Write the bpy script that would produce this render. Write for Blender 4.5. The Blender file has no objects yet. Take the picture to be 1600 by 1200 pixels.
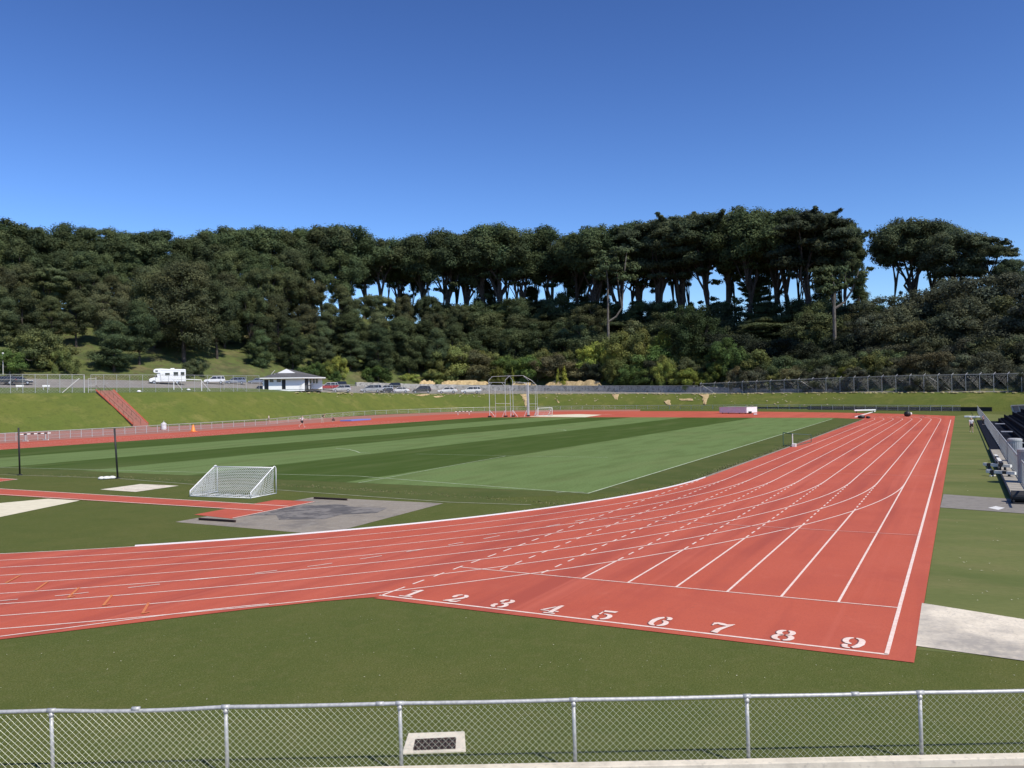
import bpy, bmesh, math, random
import numpy as np
from mathutils import Vector, Matrix
from mathutils.geometry import tessellate_polygon

R = math.radians
scn = bpy.context.scene
COL = scn.collection

# ------------------------------------------------------------------ camera
# world frame: x along the home straight (away), y to the left of it, z up, metres
F_PX, YAW, PITCH, ROLL = 1323.9, 0.48655, 0.011425, -0.018754
CAMP = np.array([-1.2152, -1.2502, 4.7249])
_f = np.array([math.cos(YAW)*math.cos(PITCH), math.sin(YAW)*math.cos(PITCH), math.sin(PITCH)])
_r0 = np.array([math.sin(YAW), -math.cos(YAW), 0.0])
_u0 = np.cross(_r0, _f)
_r = math.cos(ROLL)*_r0 + math.sin(ROLL)*_u0
_u = -math.sin(ROLL)*_r0 + math.cos(ROLL)*_u0
cam = bpy.data.cameras.new('camera')
cam.sensor_width = 36.0
cam.lens = F_PX/1600*36.0
cam.clip_end = 6000
cam_o = bpy.data.objects.new('camera', cam)
COL.objects.link(cam_o)
m = Matrix.Identity(4)
for i in range(3):
    m[i][0] = _r[i]; m[i][1] = _u[i]; m[i][2] = -_f[i]; m[i][3] = CAMP[i]
cam_o.matrix_world = m
scn.camera = cam_o

# ------------------------------------------------------------------ sky, sun, exposure
SUN_EL, SUN_AZ = 51.0, -107.0            # azimuth measured from +x towards +y
w = bpy.data.worlds.new('World'); scn.world = w; w.use_nodes = True
nt = w.node_tree; nt.nodes.clear()
sky = nt.nodes.new('ShaderNodeTexSky'); sky.sky_type = 'NISHITA'; sky.sun_disc = False
sky.sun_elevation = R(SUN_EL); sky.sun_rotation = R(90-SUN_AZ)
sky.altitude = 0; sky.air_density = 1.0; sky.dust_density = 0.35; sky.ozone_density = 4.0
bg = nt.nodes.new('ShaderNodeBackground'); bg.inputs[1].default_value = 0.058
out = nt.nodes.new('ShaderNodeOutputWorld')
tint = nt.nodes.new('ShaderNodeMix'); tint.data_type = 'RGBA'; tint.blend_type = 'MULTIPLY'; tint.inputs[0].default_value = 1
tint.inputs[7].default_value = (.90, .905, 1.0, 1)          # clear, deep blue spring sky
gm_ = nt.nodes.new('ShaderNodeGamma'); gm_.inputs[1].default_value = 1.6
nt.links.new(sky.outputs[0], gm_.inputs[0]); nt.links.new(gm_.outputs[0], tint.inputs[6]); nt.links.new(tint.outputs[2], bg.inputs[0]); nt.links.new(bg.outputs[0], out.inputs[0])
sl = bpy.data.lights.new('sun', 'SUN'); sl.energy = 4.8; sl.angle = R(0.53); sl.color = (1, .93, .80)
sun = bpy.data.objects.new('sun', sl); COL.objects.link(sun)
sd = Vector((math.cos(R(SUN_AZ))*math.cos(R(SUN_EL)), math.sin(R(SUN_AZ))*math.cos(R(SUN_EL)), math.sin(R(SUN_EL))))
sun.rotation_euler = sd.to_track_quat('Z', 'Y').to_euler(); sun.location = (0, -40, 60)
scn.view_settings.view_transform = 'Standard'; scn.view_settings.look = 'None'
scn.view_settings.exposure = 0.0; scn.view_settings.gamma = 1.0
scn.view_settings.use_curve_mapping = False

# ------------------------------------------------------------------ helpers: where a sight line meets the ground / a depth
def ray(px, py):
    return _f + (px-800)/F_PX*_r - (py-600)/F_PX*_u
def gp(px, py, z=0.0):
    d = ray(px, py); t = (z-CAMP[2])/d[2]
    return Vector(CAMP + t*d)
def at(px, py, dist):
    d = ray(px, py); return Vector(CAMP + d*(dist/math.hypot(d[0], d[1])))
def face_cam(px):      # heading (about z) that points to the left of the view at that column
    d = ray(px, 600); return math.atan2(d[1], d[0]) + math.pi/2

# ------------------------------------------------------------------ materials
def new_mat(name):
    mt = bpy.data.materials.new(name); mt.use_nodes = True
    n = mt.node_tree.nodes; b = n['Principled BSDF']
    return mt, n, mt.node_tree.links, b
def simple(name, col, rough=.6, metal=0., spec=.5, noise=None, nscale=20., bump=0., bscale=60.):
    mt, n, l, b = new_mat(name)
    b.inputs['Roughness'].default_value = rough; b.inputs['Metallic'].default_value = metal
    b.inputs['Specular IOR Level'].default_value = spec
    tc = n.new('ShaderNodeTexCoord')
    if noise:
        nz = n.new('ShaderNodeTexNoise'); nz.inputs['Scale'].default_value = nscale; nz.inputs['Detail'].default_value = 8
        nz.inputs['Roughness'].default_value = .65
        l.new(tc.outputs['Object'], nz.inputs['Vector'])
        mx = n.new('ShaderNodeMix'); mx.data_type = 'RGBA'
        mx.inputs[6].default_value = (*noise, 1); mx.inputs[7].default_value = (*col, 1)
        mr = n.new('ShaderNodeMapRange'); mr.inputs[1].default_value = .35; mr.inputs[2].default_value = .62
        l.new(nz.outputs[0], mr.inputs[0]); l.new(mr.outputs[0], mx.inputs[0]); l.new(mx.outputs[2], b.inputs['Base Color'])
    else:
        b.inputs['Base Color'].default_value = (*col, 1)
    if bump:
        nb = n.new('ShaderNodeTexNoise'); nb.inputs['Scale'].default_value = bscale; nb.inputs['Detail'].default_value = 6
        l.new(tc.outputs['Object'], nb.inputs['Vector'])
        bp = n.new('ShaderNodeBump'); bp.inputs['Strength'].default_value = bump; bp.inputs['Distance'].default_value = .02
        l.new(nb.outputs[0], bp.inputs['Height']); l.new(bp.outputs[0], b.inputs['Normal'])
    return mt
def layered(name, base, layers, rough=.8, spec=.25, bump=.0, bscale=80., bdist=.02, stretch=None):
    """base colour with successive noise layers (colour, scale, lo, hi, strength)"""
    mt, n, l, b = new_mat(name)
    b.inputs['Roughness'].default_value = rough; b.inputs['Specular IOR Level'].default_value = spec
    tc = n.new('ShaderNodeTexCoord'); src = tc.outputs['Object']
    if stretch:
        mp = n.new('ShaderNodeMapping'); mp.inputs['Scale'].default_value = stretch
        l.new(src, mp.inputs[0]); src = mp.outputs[0]
    cur = n.new('ShaderNodeRGB'); cur.outputs[0].default_value = (*base, 1); cur = cur.outputs[0]
    for i, ly in enumerate(layers):
        c, sc, lo, hi, st = ly[:5]
        nz = n.new('ShaderNodeTexNoise'); nz.inputs['Scale'].default_value = sc; nz.inputs['Detail'].default_value = 7
        nz.inputs['Roughness'].default_value = .6
        of = n.new('ShaderNodeVectorMath'); of.operation = 'ADD'; of.inputs[1].default_value = (17.3*i, 9.1*i, 3.7*i)
        l.new(src, of.inputs[0]); l.new(of.outputs[0], nz.inputs['Vector'])
        if len(ly) > 5:
            m2 = n.new('ShaderNodeMapping'); m2.inputs['Scale'].default_value = ly[5]; l.new(of.outputs[0], m2.inputs[0]); l.new(m2.outputs[0], nz.inputs['Vector'])
        mr = n.new('ShaderNodeMapRange'); mr.inputs[1].default_value = lo; mr.inputs[2].default_value = hi
        mr.inputs[4].default_value = st
        mx = n.new('ShaderNodeMix'); mx.data_type = 'RGBA'; mx.inputs[7].default_value = (*c, 1)
        l.new(nz.outputs[0], mr.inputs[0]); l.new(mr.outputs[0], mx.inputs[0]); l.new(cur, mx.inputs[6])
        cur = mx.outputs[2]
    l.new(cur, b.inputs['Base Color'])
    if bump:
        nb = n.new('ShaderNodeTexNoise'); nb.inputs['Scale'].default_value = bscale; nb.inputs['Detail'].default_value = 5
        l.new(tc.outputs['Object'], nb.inputs['Vector'])
        bp = n.new('ShaderNodeBump'); bp.inputs['Strength'].default_value = bump; bp.inputs['Distance'].default_value = bdist
        l.new(nb.outputs[0], bp.inputs['Height']); l.new(bp.outputs[0], b.inputs['Normal'])
    return mt

M = {}
M['turf'] = layered('artificial_turf', (.102, .120, .032),
    [((.128, .132, .040), .22, .42, .66, .8), ((.080, .104, .026), .8, .46, .7, .7), ((.060, .078, .018), 30., .40, .64, .85),
     ((.125, .125, .045), 3.5, .50, .75, .5), ((.22, .23, .10), 48., .56, .72, .8)], rough=.9, spec=.04, bump=.6, bscale=55.)
M['apron'] = layered('apron_turf', (.150, .165, .058),
    [((.100, .128, .040), .25, .42, .62, .9), ((.19, .175, .075), .5, .5, .7, .7), ((.10, .12, .04), 12., .45, .7, .5)],
    rough=.9, spec=.04, bump=.4, bscale=50., stretch=(1., .35, 1.))
M['margin'] = layered('pitch_margin_grass', (.092, .108, .034),
    [((.066, .090, .025), .35, .42, .64, .8), ((.135, .125, .05), 1.5, .55, .72, .6), ((.17, .145, .085), .9, .64, .76, .6),
     ((.06, .075, .022), 9., .5, .7, .6)], rough=.9, spec=.04)
M['red'] = layered('track_rubber', (.475, .100, .055),
    [((.50, .118, .072), .12, .4, .65, .8), ((.41, .084, .052), .5, .48, .7, .7), ((.36, .075, .046), 30., .45, .65, .5), ((.50, .14, .09), 2.2, .58, .75, .4), ((.35, .072, .047), 1., .48, .66, .8, (.05, .9, 1.)), ((.53, .135, .085), 1., .54, .70, .6, (.03, 1.7, 1.)), ((.33, .085, .06), 6., .62, .72, .5)], rough=.85, spec=.2, bump=.15, bscale=120.)
M['red_dull'] = layered('old_track_rubber', (.36, .145, .11), [((.30, .16, .12), .4, .4, .65, .9), ((.42, .20, .16), 2., .5, .7, .5)], rough=.9)
M['line'] = simple('line_paint', (.86, .72, .62), .6, noise=(.76, .52, .42), nscale=7.)
M['line_faint'] = simple('worn_line_paint', (.66, .36, .30), .7)
M['line_pitch'] = simple('pitch_line_paint', (.44, .50, .33), .8, noise=(.30, .36, .20), nscale=2.)
M['orange'] = simple('orange_paint', (.66, .22, .06), .7, noise=(.55, .15, .06), nscale=9.)
M['galv'] = simple('galvanised_steel', (.56, .555, .53), .5, .25, noise=(.36, .36, .35), nscale=16.)
M['wire'] = simple('galvanised_wire', (.54, .56, .46), .45, .25)
M['far_wire'] = simple('far_galvanised_wire', (.42, .43, .42), .5, .3)
M['pale_steel'] = simple('pale_galvanised_tube', (.62, .63, .63), .5, .2)
M['drumzinc'] = simple('dull_corrugated_zinc', (.36, .37, .39), .5, .2, noise=(.28, .29, .31), nscale=3.)
M['concrete'] = layered('concrete', (.70, .63, .50), [((.48, .43, .34), 2.5, .45, .65, .7), ((.30, .28, .24), 14., .55, .75, .6)], rough=.9, bump=.2, bscale=40.)
M['concrete_path'] = layered('weathered_concrete', (.74, .66, .52), [((.27, .25, .225), .42, .42, .56, .8), ((.60, .53, .41), 5., .45, .7, .7), ((.34, .31, .27), 16, .52, .70, .6)], rough=.92, bump=.2)
M['asphalt'] = layered('asphalt', (.235, .215, .185), [((.17, .155, .135), 3., .45, .65, .7), ((.22, .21, .2), 40., .55, .7, .6)], rough=.9, bump=.3, bscale=90.)
M['old_asphalt'] = layered('old_asphalt', (.27, .235, .185), [((.16, .143, .125), .5, .52, .64, .7), ((.34, .31, .26), 2.5, .5, .7, .6), ((.17, .155, .14), 14., .50, .7, .7)], rough=.92)
M['wet'] = layered('damp_asphalt', (.12, .11, .10), [((.22, .20, .175), .9, .46, .54, .95), ((.07, .066, .062), 2.4, .52, .62, .7)], rough=.7)
M['sand'] = simple('pale_sand', (.72, .66, .48), .9, noise=(.62, .56, .40), nscale=3.)
M['white'] = simple('white_paint', (.80, .80, .79), .5)
M['white_board'] = simple('white_board', (.76, .75, .70), .6, noise=(.6, .59, .54), nscale=5.)
M['black'] = simple('black_paint', (.014, .014, .016), .55)
M['bankgrass'] = layered('bank_grass', (.118, .138, .032),
    [((.100, .130, .030), .10, .42, .60, .8), ((.185, .18, .055), .22, .52, .70, .8), ((.08, .10, .028), .7, .5, .7, .6), ((.06, .075, .02), 2.5, .52, .7, .5)], rough=.9, spec=.04, bump=.5, bscale=3., bdist=.2)
M['field'] = layered('upper_field_grass', (.10, .135, .038), [((.13, .145, .05), .2, .45, .65, .8), ((.07, .1, .03), .9, .5, .7, .6)], rough=.9)
M['gravel'] = layered('gravel_road', (.22, .205, .185), [((.27, .25, .22), .3, .4, .65, .9), ((.16, .15, .14), 1.5, .5, .7, .7)], rough=.95)
M['hill'] = layered('hillside_grass', (.100, .125, .036),
    [((.16, .135, .065), .07, .52, .62, .8), ((.06, .078, .026), .2, .46, .62, .85), ((.085, .07, .036), .6, .50, .66, .8)], rough=.95, bump=.5, bscale=1.5, bdist=.4)
M['clay'] = layered('bare_clay', (.47, .35, .18), [((.30, .22, .11), .7, .45, .62, .9), ((.68, .54, .31), 1.5, .5, .7, .7)], rough=.95, bump=.6, bscale=2., bdist=.2)
M['rock'] = simple('pale_stone', (.46, .39, .26), .9, noise=(.40, .33, .2), nscale=3.)
M['stonewall'] = layered('stone_wall', (.40, .385, .36), [((.16, .155, .15), 1.1, .50, .58, .85), ((.55, .53, .48), 1.6, .54, .64, .8), ((.26, .25, .21), .25, .45, .65, .6)], rough=.95, bump=.8, bscale=1.8, bdist=.15)
M['darkband'] = simple('dark_banding', (.030, .026, .025), .8, noise=(.02, .02, .02), nscale=1.)
M['navy'] = simple('navy_seating_and_shade', (.006, .007, .012), .85, spec=.1, noise=(.009, .011, .017), nscale=2.)  # navy seats taken to near black, standing in for roof shade
M['bark'] = layered('pine_bark', (.078, .066, .056), [((.04, .034, .028), 1.2, .42, .6, .8), ((.15, .13, .115), 2.2, .55, .7, .7)], rough=.95, bump=.6, bscale=4., bdist=.1)
M['barkpale'] = layered('grey_bark', (.16, .145, .125), [((.09, .08, .07), 1.5, .45, .6, .8)], rough=.95)
M['glass'] = simple('dark_window_glass', (.02, .024, .03), .12, spec=.6)
M['tyre'] = simple('tyre_rubber', (.02, .02, .02), .8)
M['rim'] = simple('wheel_rim', (.5, .5, .52), .35, .6)
M['lamp_r'] = simple('tail_lamp_red', (.35, .02, .02), .3)
M['lamp_w'] = simple('headlamp_clear', (.7, .72, .75), .15)
M['iron'] = simple('rusty_iron', (.055, .038, .032), .75, .3, noise=(.10, .06, .045), nscale=30.)
M['hole'] = simple('drain_dark', (.008, .008, .008), .9)
M['steel_rust'] = simple('dark_steel_beam', (.03, .016, .013), .7, noise=(.06, .03, .022), nscale=8.)
M['greenpaint'] = simple('green_paint', (.05, .11, .075), .5)
M['roof'] = simple('grey_roofing', (.085, .085, .088), .7, noise=(.065, .065, .068), nscale=1.5)
M['weather'] = simple('white_weatherboard', (.80, .81, .80), .55)
M['fascia'] = simple('pale_fascia', (.68, .70, .68), .6)
M['zinc'] = simple('corrugated_zinc', (.80, .80, .80), .6, .0, noise=(.70, .70, .71), nscale=2.)
M['cone'] = simple('orange_plastic', (.85, .25, .04), .5)
M['litter'] = simple('pale_leaf_litter', (.55, .52, .38), .8)
M['skin'] = simple('skin', (.52, .32, .24), .55)
M['hair'] = simple('dark_hair', (.025, .018, .014), .6)
def paint(nm, c, metal=0.):
    mt, n, l, b = new_mat(nm); b.inputs['Base Color'].default_value = (*c, 1)
    b.inputs['Roughness'].default_value = .28; b.inputs['Metallic'].default_value = metal
    b.inputs['Coat Weight'].default_value = .5; b.inputs['Coat Roughness'].default_value = .08
    return mt
def cloth(nm, c): return simple(nm, c, .85)

def foliage_mat(name, rough=.6):
    """leaf colour = object colour x leaf-age tone stored per clump, with large and small natural variation"""
    mt, n, l, b = new_mat(name)
    oi = n.new('ShaderNodeObjectInfo'); at_ = n.new('ShaderNodeAttribute'); at_.attribute_name = 'tone'
    mx = n.new('ShaderNodeMix'); mx.data_type = 'RGBA'; mx.blend_type = 'MULTIPLY'; mx.inputs[0].default_value = 1
    l.new(oi.outputs['Color'], mx.inputs[6]); l.new(at_.outputs['Color'], mx.inputs[7])
    hs = n.new('ShaderNodeHueSaturation')
    mr = n.new('ShaderNodeMapRange'); mr.inputs[3].default_value = .8; mr.inputs[4].default_value = 1.2
    l.new(oi.outputs['Random'], mr.inputs[0]); l.new(mr.outputs[0], hs.inputs['Value']); l.new(mx.outputs[2], hs.inputs['Color'])
    l.new(hs.outputs[0], b.inputs['Base Color'])
    b.inputs['Roughness'].default_value = rough; b.inputs['Specular IOR Level'].default_value = .18
    tr = n.new('ShaderNodeBsdfTranslucent'); l.new(hs.outputs[0], tr.inputs[0])
    ms = n.new('ShaderNodeMixShader'); ms.inputs[0].default_value = .34
    l.new(b.outputs[0], ms.inputs[1]); l.new(tr.outputs[0], ms.inputs[2]); l.new(ms.outputs[0], n['Material Output'].inputs[0])
    return mt
M['needle'] = foliage_mat('pine_needles', .85)
M['leaf'] = foliage_mat('broad_leaves', .7)

# striped pitch: bands across y, mown in alternate directions, their sheen put into the colour
def pitch_mat():
    mt, n, l, b = new_mat('mown_pitch')
    b.inputs['Roughness'].default_value = .9; b.inputs['Specular IOR Level'].default_value = .03
    tc = n.new('ShaderNodeTexCoord'); sp = n.new('ShaderNodeSeparateXYZ'); l.new(tc.outputs['Object'], sp.inputs[0])
    wob = n.new('ShaderNodeTexNoise'); wob.inputs['Scale'].default_value = .5; wob.inputs['Detail'].default_value = 4
    l.new(tc.outputs['Object'], wob.inputs['Vector'])
    ma = n.new('ShaderNodeMath'); ma.operation = 'MULTIPLY_ADD'; ma.inputs[1].default_value = .5
    l.new(wob.outputs[0], ma.inputs[0]); l.new(sp.outputs[1], ma.inputs[2])
    dv = n.new('ShaderNodeMath'); dv.operation = 'DIVIDE'; dv.inputs[1].default_value = 100.; l.new(ma.outputs[0], dv.inputs[0])
    rp = n.new('ShaderNodeValToRGB'); rp.color_ramp.interpolation = 'LINEAR'
    Lc, Dc = (.138, .198, .070, 1), (.056, .090, .020, 1)
    edges = [29.1, 41.8, 52.0, 61.6, 72.4]; cols = [Lc, Dc, Lc, Dc, Lc, Dc]
    el = rp.color_ramp.elements
    el[0].position = 0; el[0].color = cols[0]; el[1].position = 1; el[1].color = cols[-1]
    for i, e in enumerate(edges):
        a = el.new((e-.12)/100); a.color = cols[i]
        a = el.new((e+.12)/100); a.color = cols[i+1]
    l.new(dv.outputs[0], rp.inputs[0])
    cur = rp.outputs[0]
    mp = n.new('ShaderNodeMapping'); mp.inputs['Scale'].default_value = (.35, 1.5, 1.); l.new(tc.outputs['Object'], mp.inputs[0])
    for i, (c, sc, lo, hi, st, src) in enumerate([((.085, .115, .036, 1), .45, .45, .72, .55, mp.outputs[0]),
                                                  ((.165, .18, .075, 1), .18, .52, .75, .35, mp.outputs[0]),
                                                  ((.06, .085, .022, 1), 7., .52, .72, .5, tc.outputs['Object'])]):
        nz = n.new('ShaderNodeTexNoise'); nz.inputs['Scale'].default_value = sc; nz.inputs['Detail'].default_value = 7
        l.new(src, nz.inputs['Vector'])
        mr = n.new('ShaderNodeMapRange'); mr.inputs[1].default_value = lo; mr.inputs[2].default_value = hi; mr.inputs[4].default_value = st
        mx = n.new('ShaderNodeMix'); mx.data_type = 'RGBA'; mx.inputs[7].default_value = c
        l.new(nz.outputs[0], mr.inputs[0]); l.new(mr.outputs[0], mx.inputs[0]); l.new(cur, mx.inputs[6]); cur = mx.outputs[2]
    l.new(cur, b.inputs['Base Color'])
    return mt
M['pitch'] = pitch_mat()

# ------------------------------------------------------------------ mesh builder
class MB:
    def __init__(s): s.v = []; s.f = []; s.mi = []; s.cur = 0; s.mats = []
    def mat(s, m):
        if m not in s.mats: s.mats.append(m)
        s.cur = s.mats.index(m); return s
    def add(s, vs, fs):
        o = len(s.v); s.v += [tuple(v) for v in vs]
        for f in fs: s.f.append(tuple(i+o for i in f)); s.mi.append(s.cur)
    def quad(s, a, b, c, d): s.add([a, b, c, d], [(0, 1, 2, 3)])
    def poly(s, loops, z):
        """flat polygon with optional holes"""
        L = [[Vector((p[0], p[1], 0)) for p in lp] for lp in loops]
        flat = [p for lp in L for p in lp]
        tris = tessellate_polygon(L)
        fs = []
        for t in tris:
            a, b, c = (flat[i] for i in t)
            fs.append(t if (b-a).cross(c-a).z > 0 else (t[0], t[2], t[1]))
        s.add([(p.x, p.y, z) for p in flat], fs)
    def box(s, c, h, rot=0., tilt=None):
        cx, cy, cz = c; hx, hy, hz = h
        ca, sa = math.cos(rot), math.sin(rot); vs = []
        for dx, dy, dz in ((-1,-1,-1),(1,-1,-1),(1,1,-1),(-1,1,-1),(-1,-1,1),(1,-1,1),(1,1,1),(-1,1,1)):
            x, y, z = dx*hx, dy*hy, dz*hz
            vs.append((cx+ca*x-sa*y, cy+sa*x+ca*y, cz+z))
        s.add(vs, [(0,3,2,1),(4,5,6,7),(0,1,5,4),(1,2,6,5),(2,3,7,6),(3,0,4,7)])
    def tube(s, pts, r, n=6, cap=True):
        pts = [Vector(p) for p in pts]; k = len(pts)
        rs = r if isinstance(r, (list, tuple)) else [r]*k
        vs = []; prev = None
        for i, p in enumerate(pts):
            t = (pts[min(i+1, k-1)]-pts[max(i-1, 0)]).normalized()
            if prev is None:
                a = Vector((0, 0, 1)) if abs(t.z) < .9 else Vector((1, 0, 0))
                x = t.cross(a).normalized()
            else:
                x = (prev - t*prev.dot(t)).normalized()
            prev = x; y = t.cross(x)
            for j in range(n):
                an = 2*math.pi*j/n
                vs.append(p+x*(rs[i]*math.cos(an))+y*(rs[i]*math.sin(an)))
        fs = []
        for i in range(k-1):
            for j in range(n):
                a = i*n+j; b = i*n+(j+1) % n
                fs.append((a, b, b+n, a+n))
        if cap:
            fs.append(tuple(range(n-1, -1, -1))); fs.append(tuple(range((k-1)*n, k*n)))
        s.add(vs, fs)
    def lathe(s, prof, c=(0, 0, 0), n=16):
        vs = []; fs = []
        for r_, z_ in prof:
            for j in range(n):
                a = 2*math.pi*j/n; vs.append((c[0]+r_*math.cos(a), c[1]+r_*math.sin(a), c[2]+z_))
        for i in range(len(prof)-1):
            for j in range(n):
                a = i*n+j; b = i*n+(j+1) % n; fs.append((a, b, b+n, a+n))
        fs.append(tuple(range(n-1, -1, -1))); fs.append(tuple(range((len(prof)-1)*n, len(prof)*n)))
        s.add(vs, fs)
    def prism(s, prof, y0, y1, axis='y'):
        """side profile [(x,z)] extruded along y"""
        n = len(prof)
        ar = sum(prof[i][0]*prof[(i+1) % n][1]-prof[(i+1) % n][0]*prof[i][1] for i in range(n))
        pr = prof if ar > 0 else prof[::-1]
        vs = [(x, y0, z) for x, z in pr]+[(x, y1, z) for x, z in pr]
        fs = [tuple(range(n)), tuple(range(2*n-1, n-1, -1))]
        fs += [(i, i+n, (i+1) % n+n, (i+1) % n) for i in range(n)]
        s.add(vs, fs)
    def strip(s, pts, wd, z, closed=False):
        """flat line of width wd along a path"""
        P = [Vector((p[0], p[1])) for p in pts]; k = len(P); vs = []
        for i, p in enumerate(P):
            if closed: t = P[(i+1) % k]-P[(i-1) % k]
            else: t = P[min(i+1, k-1)]-P[max(i-1, 0)]
            t.normalize(); nn = Vector((-t.y, t.x))*wd/2
            vs += [(p.x-nn.x, p.y-nn.y, z), (p.x+nn.x, p.y+nn.y, z)]
        fs = []
        for i in range(k if closed else k-1):
            j = (i+1) % k; fs.append((2*i, 2*j, 2*j+1, 2*i+1))
        s.add(vs, fs)
    def mesh(s, name):
        me = bpy.data.meshes.new(name); me.from_pydata(s.v, [], s.f)
        for m_ in s.mats: me.materials.append(m_)
        if len(s.mats) > 1: me.polygons.foreach_set('material_index', s.mi)
        me.update(); return me
    def build(s, name, mt=None, parent=None, loc=None, rotz=None, smooth=False, bevel=0.):
        if mt is not None and not s.mats: s.mats = [mt]
        o = bpy.data.objects.new(name, s.mesh(name)); COL.objects.link(o)
        if parent: o.parent = parent
        if loc is not None: o.location = loc
        if rotz is not None: o.rotation_euler = (0, 0, rotz)
        if smooth: o.data.polygons.foreach_set('use_smooth', [True]*len(o.data.polygons))
        if bevel:
            b = o.modifiers.new('bevel', 'BEVEL'); b.width = bevel; b.segments = 2; b.limit_method = 'ANGLE'
        return o
LABELS = {}
def tag(o, label, cat, group=None):
    assert 4 <= len(label.split()) <= 16, label
    if label in LABELS and not (group and LABELS[label] == group): print('DUP LABEL', label)
    LABELS[label] = group
    o['label'] = label; o['category'] = cat
    if group: o['group'] = group
    return o
def thing(name, label, cat, loc=(0, 0, 0), rotz=0., group=None):
    o = bpy.data.objects.new(name, None); COL.objects.link(o); o.empty_display_size = .3
    o.location = loc; o.rotation_euler = (0, 0, rotz); return tag(o, label, cat, group)
def struct(o): o['kind'] = 'structure'; return o
def stuff(o): o['kind'] = 'stuff'; return o
def dup_child(o, parent, loc=None, rot=None):
    c = o.copy(); COL.objects.link(c); c.parent = parent
    if loc is not None: c.location = loc
    if rot is not None: c.rotation_euler = rot
    return c
def dup(root, loc, rotz, label, group=None, scale=None):
    r_ = root.copy(); COL.objects.link(r_); r_.location = loc; r_.rotation_euler = (0, 0, rotz)
    if scale: r_.scale = scale
    tag(r_, label, root['category'], group or root.get('group'))
    for ch in list(root.children):
        c = ch.copy(); COL.objects.link(c); c.parent = r_
        for g in ch.children:
            d = g.copy(); COL.objects.link(d); d.parent = c
    return r_

# ------------------------------------------------------------------ terrain
def lerp(tab, x):
    if x <= tab[0][0]: return tab[0][1]
    for (a, b), (c, d) in zip(tab, tab[1:]):
        if x <= c: return b+(d-b)*(x-a)/(c-a)
    return tab[-1][1]
def smooth(tab, x, h=40):
    return sum(lerp(tab, x+k*h/4) for k in range(-4, 5))/9
BASE_Y = [(-900, 760), (-500, 715), (0, 676), (100, 672), (200, 668), (300, 663.5), (400, 658), (500, 652.6), (600, 647.3), (700, 643.4), (800, 641.2),
          (900, 640.2), (1000, 639.6), (1150, 639.6), (1300, 640.2), (1450, 642), (1600, 643.2), (1800, 649), (2200, 665)]
CREST_Y = [(-900, 622), (0, 615), (130, 614), (300, 612.6), (440, 612.6), (520, 614), (700, 615.8), (1000, 615.4), (1100, 615.6), (1300, 613.6), (1600, 613), (2200, 611)]
MID_Y = [(-900, 612), (0, 605.5), (300, 606), (400, 606.5), (460, 611), (520, 613.2), (700, 615.2), (1000, 614.8), (1100, 615), (1300, 613), (1600, 612.4), (2200, 610)]
MID_D = [(-900, 14), (400, 14), (480, 2), (2200, 1.5)]
ROAD_Y = [(-900, 590), (0, 591), (130, 593), (250, 595), (400, 597), (480, 599), (540, 602.5), (620, 606), (700, 609), (800, 611), (1000, 612.5), (1100, 613.5), (1300, 611.5), (1600, 611), (2200, 609)]
ROAD_D = [(-900, 34), (400, 34), (540, 34), (700, 26), (900, 18), (1100, 9), (1300, 4), (2200, 4)]
RIDGE_Y = [(-900, 470), (0, 482), (300, 484), (550, 496), (700, 510), (1000, 512), (1200, 508), (1350, 500), (1600, 494), (2200, 495)]
RIDGE_D = [(-900, 72), (400, 82), (700, 66), (1000, 62), (1300, 62), (2200, 60)]
def hz(px): return 600+math.tan(PITCH)*F_PX+(px-800)*math.tan(ROLL)
def node_pts(px):
    """ground profile along the sight column px: list of (distance, height)"""
    b = gp(px, smooth(BASE_Y, px)); D0 = math.hypot(b.x-CAMP[0], b.y-CAMP[1])
    D1 = D0+12.5; D2 = D1+smooth(MID_D, px); D3 = D1+smooth(ROAD_D, px)+.5; D4 = D3+smooth(RIDGE_D, px)
    pts = [(D0, 0.)]
    for D, tb in ((D1, CREST_Y), (D2, MID_Y), (D3, ROAD_Y), (D4, RIDGE_Y)):
        pts.append((D, at(px, smooth(tb, px), D).z))
    return pts
def ground_z(px, D):
    p = node_pts(px)
    if D <= p[0][0]: return 0.
    for (a, b), (c, d) in zip(p, p[1:]):
        if D <= c: return b+(d-b)*(D-a)/(c-a)
    return p[-1][1]-.10*(D-p[-1][0])
def spot(px, D, dz=0.):
    v = at(px, 600, D); return Vector((v.x, v.y, ground_z(px, D)+dz))
def road_D(px): return node_pts(px)[3][0]
def crest_D(px): return node_pts(px)[1][0]
def base_D(px): return node_pts(px)[0][0]

cols = list(range(-900, 2201, 20))
PR = [node_pts(x) for x in cols]
rnd = np.random.RandomState(3)
def band(i0, i1, sub, amp, name, mt, extra=None, bulge=0.):
    mb = MB(); nr = sub+1; vs = []
    for x, p in zip(cols, PR):
        for k in range(nr):
            t = k/sub; D = p[i0][0]*(1-t)+p[i1][0]*t; z = p[i0][1]*(1-t)+p[i1][1]*t
            if 0 < k < sub: z += rnd.uniform(-amp, amp)+bulge*math.sin(math.pi*t)
            v = at(x, 600, D); vs.append((v.x, v.y, z))
        if extra:
            for dD, dz in extra:
                D = p[i1][0]+dD; v = at(x, 600, D); vs.append((v.x, v.y, p[i1][1]+dz+rnd.uniform(-amp, amp)))
    nn = nr+(len(extra) if extra else 0)
    fs = []
    for i in range(len(cols)-1):
        for k in range(nn-1):
            a = i*nn+k; fs.append((a, a+nn, a+nn+1, a+1))
    fs = [f[::-1] for f in fs]
    mb.add(vs, fs); return struct(mb.build(name, mt, smooth=True))
band(0, 1, 8, .10, 'grass_bank', M['bankgrass'], bulge=.25)
band(1, 2, 3, .02, 'upper_field', M['field'])
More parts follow.
